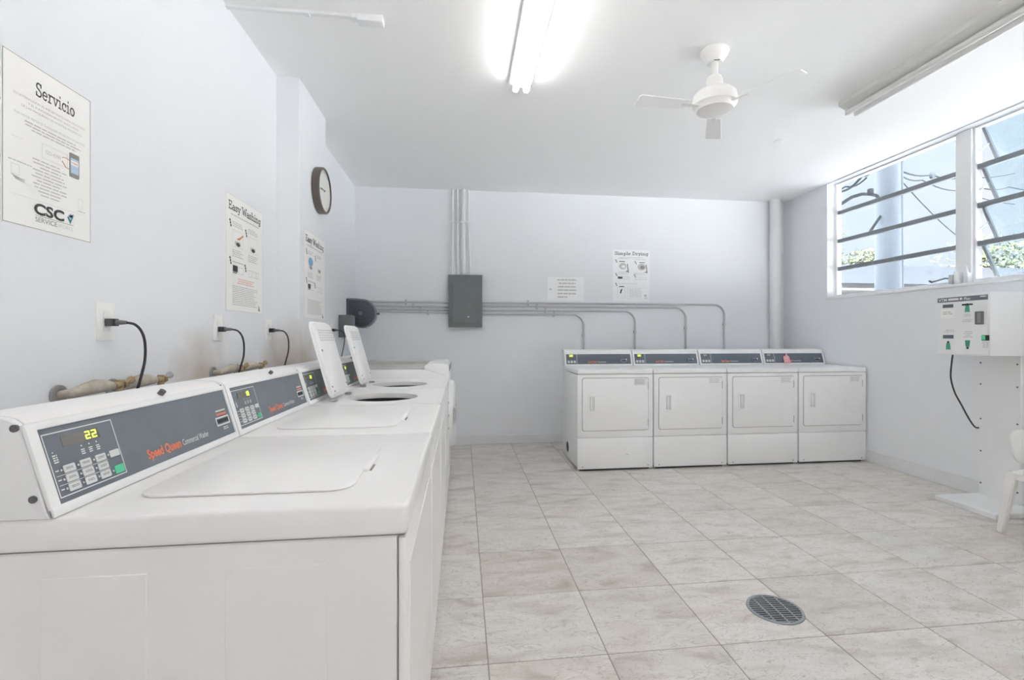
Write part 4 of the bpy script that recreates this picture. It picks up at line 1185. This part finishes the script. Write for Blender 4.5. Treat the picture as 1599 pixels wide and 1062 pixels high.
MB().box(.300, .322, .225, .295, .0135, .0155, M=KF).build('bill_slot', m_inkmid, bv)
bt = MB().box(.320, .367, .105, .142, .002, .006, .001, 1, M=KF).build('button_frame', m_dark, fpn)
MB().box(.3195, .346, .109, .139, .005, .010, .002, 1, M=KF).build('button', m_green, bt)
g = MB(); rr = random.Random(12)
bars(g, rr, .196, .262, .293, .268, 3, KF, .45, .3, True, .0036); bars(g, rr, .190, .266, .255, .230, 3, KF, .45, .3, True, .0036)
bars(g, rr, .052, .140, .182, .160, 2, KF, .45, .3, True, .0036); bars(g, rr, .190, .270, .170, .120, 4, KF, .4, .3, True, .0036); bars(g, rr, .318, .368, .092, .050, 4, KF, .5, .3, True, .0036)
g.build('fine_print', m_inklight, fpn)
MB().cyl((3.80 - o.x, ky0 - o.y - .001, 1.45), (3.80 - o.x, ky0 - o.y + .003, 1.45), .005, 10).build('lock', m_chrome, box_)
cpts = [(3.622, 3.115, 1.09), (3.615, 3.118, 1.02), (3.61, 3.12, .91), (3.645, 3.122, .80), (3.706, 3.125, .705), (3.777, 3.13, .597), (3.838, 3.138, .534), (3.872, 3.134, .528), (3.885, 3.12, .528)]
P_ = [Vector(p) - o for p in cpts]; sm = []
for i in range(len(P_) - 1):
    p0, p1, p2, p3 = P_[max(i - 1, 0)], P_[i], P_[i + 1], P_[min(i + 2, len(P_) - 1)]
    for k in range(6):
        t = k / 6
        sm.append(.5 * ((2 * p1) + (-p0 + p2) * t + (2 * p0 - 5 * p1 + 4 * p2 - p3) * t * t + (-p0 + 3 * p1 - 3 * p2 + p3) * t ** 3))
sm.append(P_[-1])
MB().tube(sm, .0055, 8).build('cable', m_black, km)

# ================================================================== chair at the right edge
ch = thing('chair', 'white moulded plastic chair cut off by the right edge of the photo', 'chair', (3.585, 2.36, 0), rot=(0, 0, .10))
SH = .385
MB().prism(rrect(-.225, .225, -.215, .215, .06, 5), SH - .022, SH, bev=.009, seg=3).build('seat', m_chair, ch)
def bar(p0, p1, w0, w1, d0, d1):
    tbm = bmesh.new(); vs = []
    for p, wd, dp in ((p0, w0, d0), (p1, w1, d1)):
        vs.append([tbm.verts.new((p[0] + a_ * wd, p[1] + b_ * dp, p[2])) for a_, b_ in ((-1, -1), (1, -1), (1, 1), (-1, 1))])
    tbm.faces.new(vs[0]); tbm.faces.new(vs[1][::-1])
    for k in range(4): tbm.faces.new((vs[0][k], vs[1][k], vs[1][(k + 1) % 4], vs[0][(k + 1) % 4]))
    bmesh.ops.recalc_face_normals(tbm, faces=tbm.faces)
    bmesh.ops.bevel(tbm, geom=list(tbm.edges), offset=.006, segments=2, affect='EDGES')
    return MB()._add(tbm)
for sx in (-1, 1):
    bar((sx * .215, -.19, SH + .01), (sx * .250, -.205, 0), .026, .016, .030, .018).build('leg', m_chair, ch)
    bar((sx * .205, .19, SH - .005), (sx * .235, .235, 0), .024, .016, .028, .018).build('leg', m_chair, ch)
    MB().box(min(sx * .205, sx * .222), max(sx * .205, sx * .222), -.18, .20, SH - .045, SH - .004, .006, 2).build('side_rail', m_chair, ch)
Mk = Matrix.Translation((.085, .21, -.02)) @ Matrix.Rotation(PI / 2 - .12, 4, 'X')
MB().prism(rrect(-.17, .17, SH + .045, SH + .255, .07, 6), -.008, .008, M=Mk, bev=.005, seg=2).build('backrest', m_chair, ch)
for sx in (-1, 1):
    bar((.085 + sx * .12, .185, SH - .01), (.085 + sx * .12, .225, SH + .12), .018, .014, .012, .010).build('back_post', m_chair, ch)

# ================================================================== outside the window
gr = struct('ground', MB().box(-40, 60, -40, 60, -.3, -.13), m_ground, label='unseen grey paved ground added outside to bounce sunlight in')  # out-of-sight ground, added to bounce sunlight up through the window
up = thing('utility_pole', 'thick pale concrete utility pole just outside the window', 'utility pole', (5.97, 6.03, -.05))
MB().cyl((0, 0, 0), (0, 0, 8.0), .165, 24, r2=.12).build('pole', m_pole, up)
MB().tube([(.16, -.06, 0), (.155, -.06, 4), (.14, -.05, 7.5)], .022, 8).build('ground_conduit', m_pole, up)
MB().tube([(-.90, -.20, 3.06), (-.76, -.22, 3.15), (-.63, -.24, 3.19), (-.42, -.16, 3.22), (-.25, -.08, 3.23), (-.12, 0, 3.18)], .022, 8).build('service_cable', m_wire, up)
MB().tube([(-.34, -.07, 2.74), (-.12, -.02, 2.98)], .018, 6).build('brace', m_wire, up)
MB().box(-.52, -.46, -.26, -.20, 3.18, 3.27, .01, 1).build('cable_clamp', m_wire, up)
def wire(pts, r, label):
    root = thing('power_line', label, 'power line', pts[0], group='overhead lines outside the window')
    oo = Vector(pts[0]); P_ = [Vector(p) - oo for p in pts]; out = []
    for i in range(len(P_) - 1):
        for k in range(6):
            t = k / 6; out.append(P_[i].lerp(P_[i + 1], t) - Vector((0, 0, .05 * math.sin(PI * t))))
    out.append(P_[-1])
    MB().tube(out, r, 6).build('cable', m_wire, root)
    return root
w1 = wire([(6.12, 6.05, 3.60), (7.86, 7.10, 3.95), (9.89, 8.36, 4.41), (16, 12, 6.0)], .012, 'upper overhead line leaving the utility pole to the right')
MB().lathe([(.0, -.05), (.03, -.05), (.045, 0), (.03, .05), (0, .05)], 10, M=Matrix.Translation((1.74, 1.05, .34))).build('insulator', m_wire, w1)
wire([(6.12, 6.05, 3.55), (7.69, 7.12, 3.86), (9.85, 8.36, 4.14), (16, 12, 5.1)], .010, 'lower overhead line leaving the utility pole to the right')
wire([(6.12, 6.05, 3.52), (9.34, 7.92, 3.1), (15, 11.2, 2.5)], .009, 'diagonal guy line slanting down from the utility pole')
wire([(9.73, 7.87, 4.05), (11.42, 8.67, 4.38), (16, 10.9, 5.1)], .012, 'overhead line seen through the pebbled panes')
wire([(4.6, 5.75, 2.96), (5.13, 5.92, 3.2), (5.61, 6.06, 3.50), (5.78, 6.1, 3.62)], .016, 'thick overhead cable left of the utility pole')
wire([(5.1, 6.70, 3.25), (5.6, 6.36, 3.43), (5.80, 6.20, 3.52)], .012, 'thin overhead cable left of the utility pole')

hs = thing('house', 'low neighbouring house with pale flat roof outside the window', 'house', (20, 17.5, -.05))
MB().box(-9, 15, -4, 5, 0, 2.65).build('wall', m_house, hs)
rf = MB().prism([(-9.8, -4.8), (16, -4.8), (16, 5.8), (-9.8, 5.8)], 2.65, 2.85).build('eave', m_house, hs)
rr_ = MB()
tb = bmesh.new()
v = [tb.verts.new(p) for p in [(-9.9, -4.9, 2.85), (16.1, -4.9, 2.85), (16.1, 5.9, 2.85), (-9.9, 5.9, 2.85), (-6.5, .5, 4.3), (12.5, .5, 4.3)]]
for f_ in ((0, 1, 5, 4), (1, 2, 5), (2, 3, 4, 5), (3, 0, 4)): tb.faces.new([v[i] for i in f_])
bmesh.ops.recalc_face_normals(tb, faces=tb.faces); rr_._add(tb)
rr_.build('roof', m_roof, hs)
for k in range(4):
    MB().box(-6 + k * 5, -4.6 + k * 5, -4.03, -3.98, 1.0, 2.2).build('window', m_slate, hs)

def tree(loc, hgt, rad, mat, label, n=2600, seed=1):
    root = thing('tree', label, 'tree', loc, group='trees beyond the neighbouring roof')
    rg = random.Random(seed)
    MB().tube([(0, 0, 0), (.1, .05, hgt * .4), (.05, 0, hgt * .75)], [.22, .16, .08], 8).build('trunk', m_bark, root)
    vs, fs = [], []
    lobes = [(rg.uniform(-.6, .6) * rad, rg.uniform(-.6, .6) * rad, hgt - rad * rg.uniform(.5, 1.3), rad * rg.uniform(.45, .75)) for _ in range(9)]
    for k in range(n):
        lx, ly, lz, lr = rg.choice(lobes)
        d = Vector((rg.gauss(0, 1), rg.gauss(0, 1), rg.gauss(0, 1))).normalized() * lr * rg.uniform(.7, 1.0)
        c = Vector((lx, ly, lz)) + d
        u = Vector((rg.gauss(0, 1), rg.gauss(0, 1), rg.gauss(0, 1))).normalized(); w_ = u.orthogonal().normalized()
        s = rg.uniform(.10, .20)
        b = len(vs)
        vs += [tuple(c - u * s), tuple(c + w_ * s * .5), tuple(c + u * s), tuple(c - w_ * s * .5)]
        fs.append((b, b + 1, b + 2, b + 3))
    me = bpy.data.meshes.new('foliage'); me.from_pydata(vs, [], fs); me.materials.append(mat)
    f_ = bpy.data.objects.new('foliage', me); COL.objects.link(f_); f_.parent = root; f_['kind'] = 'stuff'
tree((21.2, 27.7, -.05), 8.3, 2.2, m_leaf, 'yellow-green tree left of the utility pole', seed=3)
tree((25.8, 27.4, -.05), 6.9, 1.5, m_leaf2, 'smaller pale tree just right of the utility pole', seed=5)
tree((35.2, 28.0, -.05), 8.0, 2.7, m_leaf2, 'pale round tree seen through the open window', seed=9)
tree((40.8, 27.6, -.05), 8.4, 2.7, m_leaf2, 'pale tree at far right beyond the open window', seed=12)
bpy.context.view_layer.update()
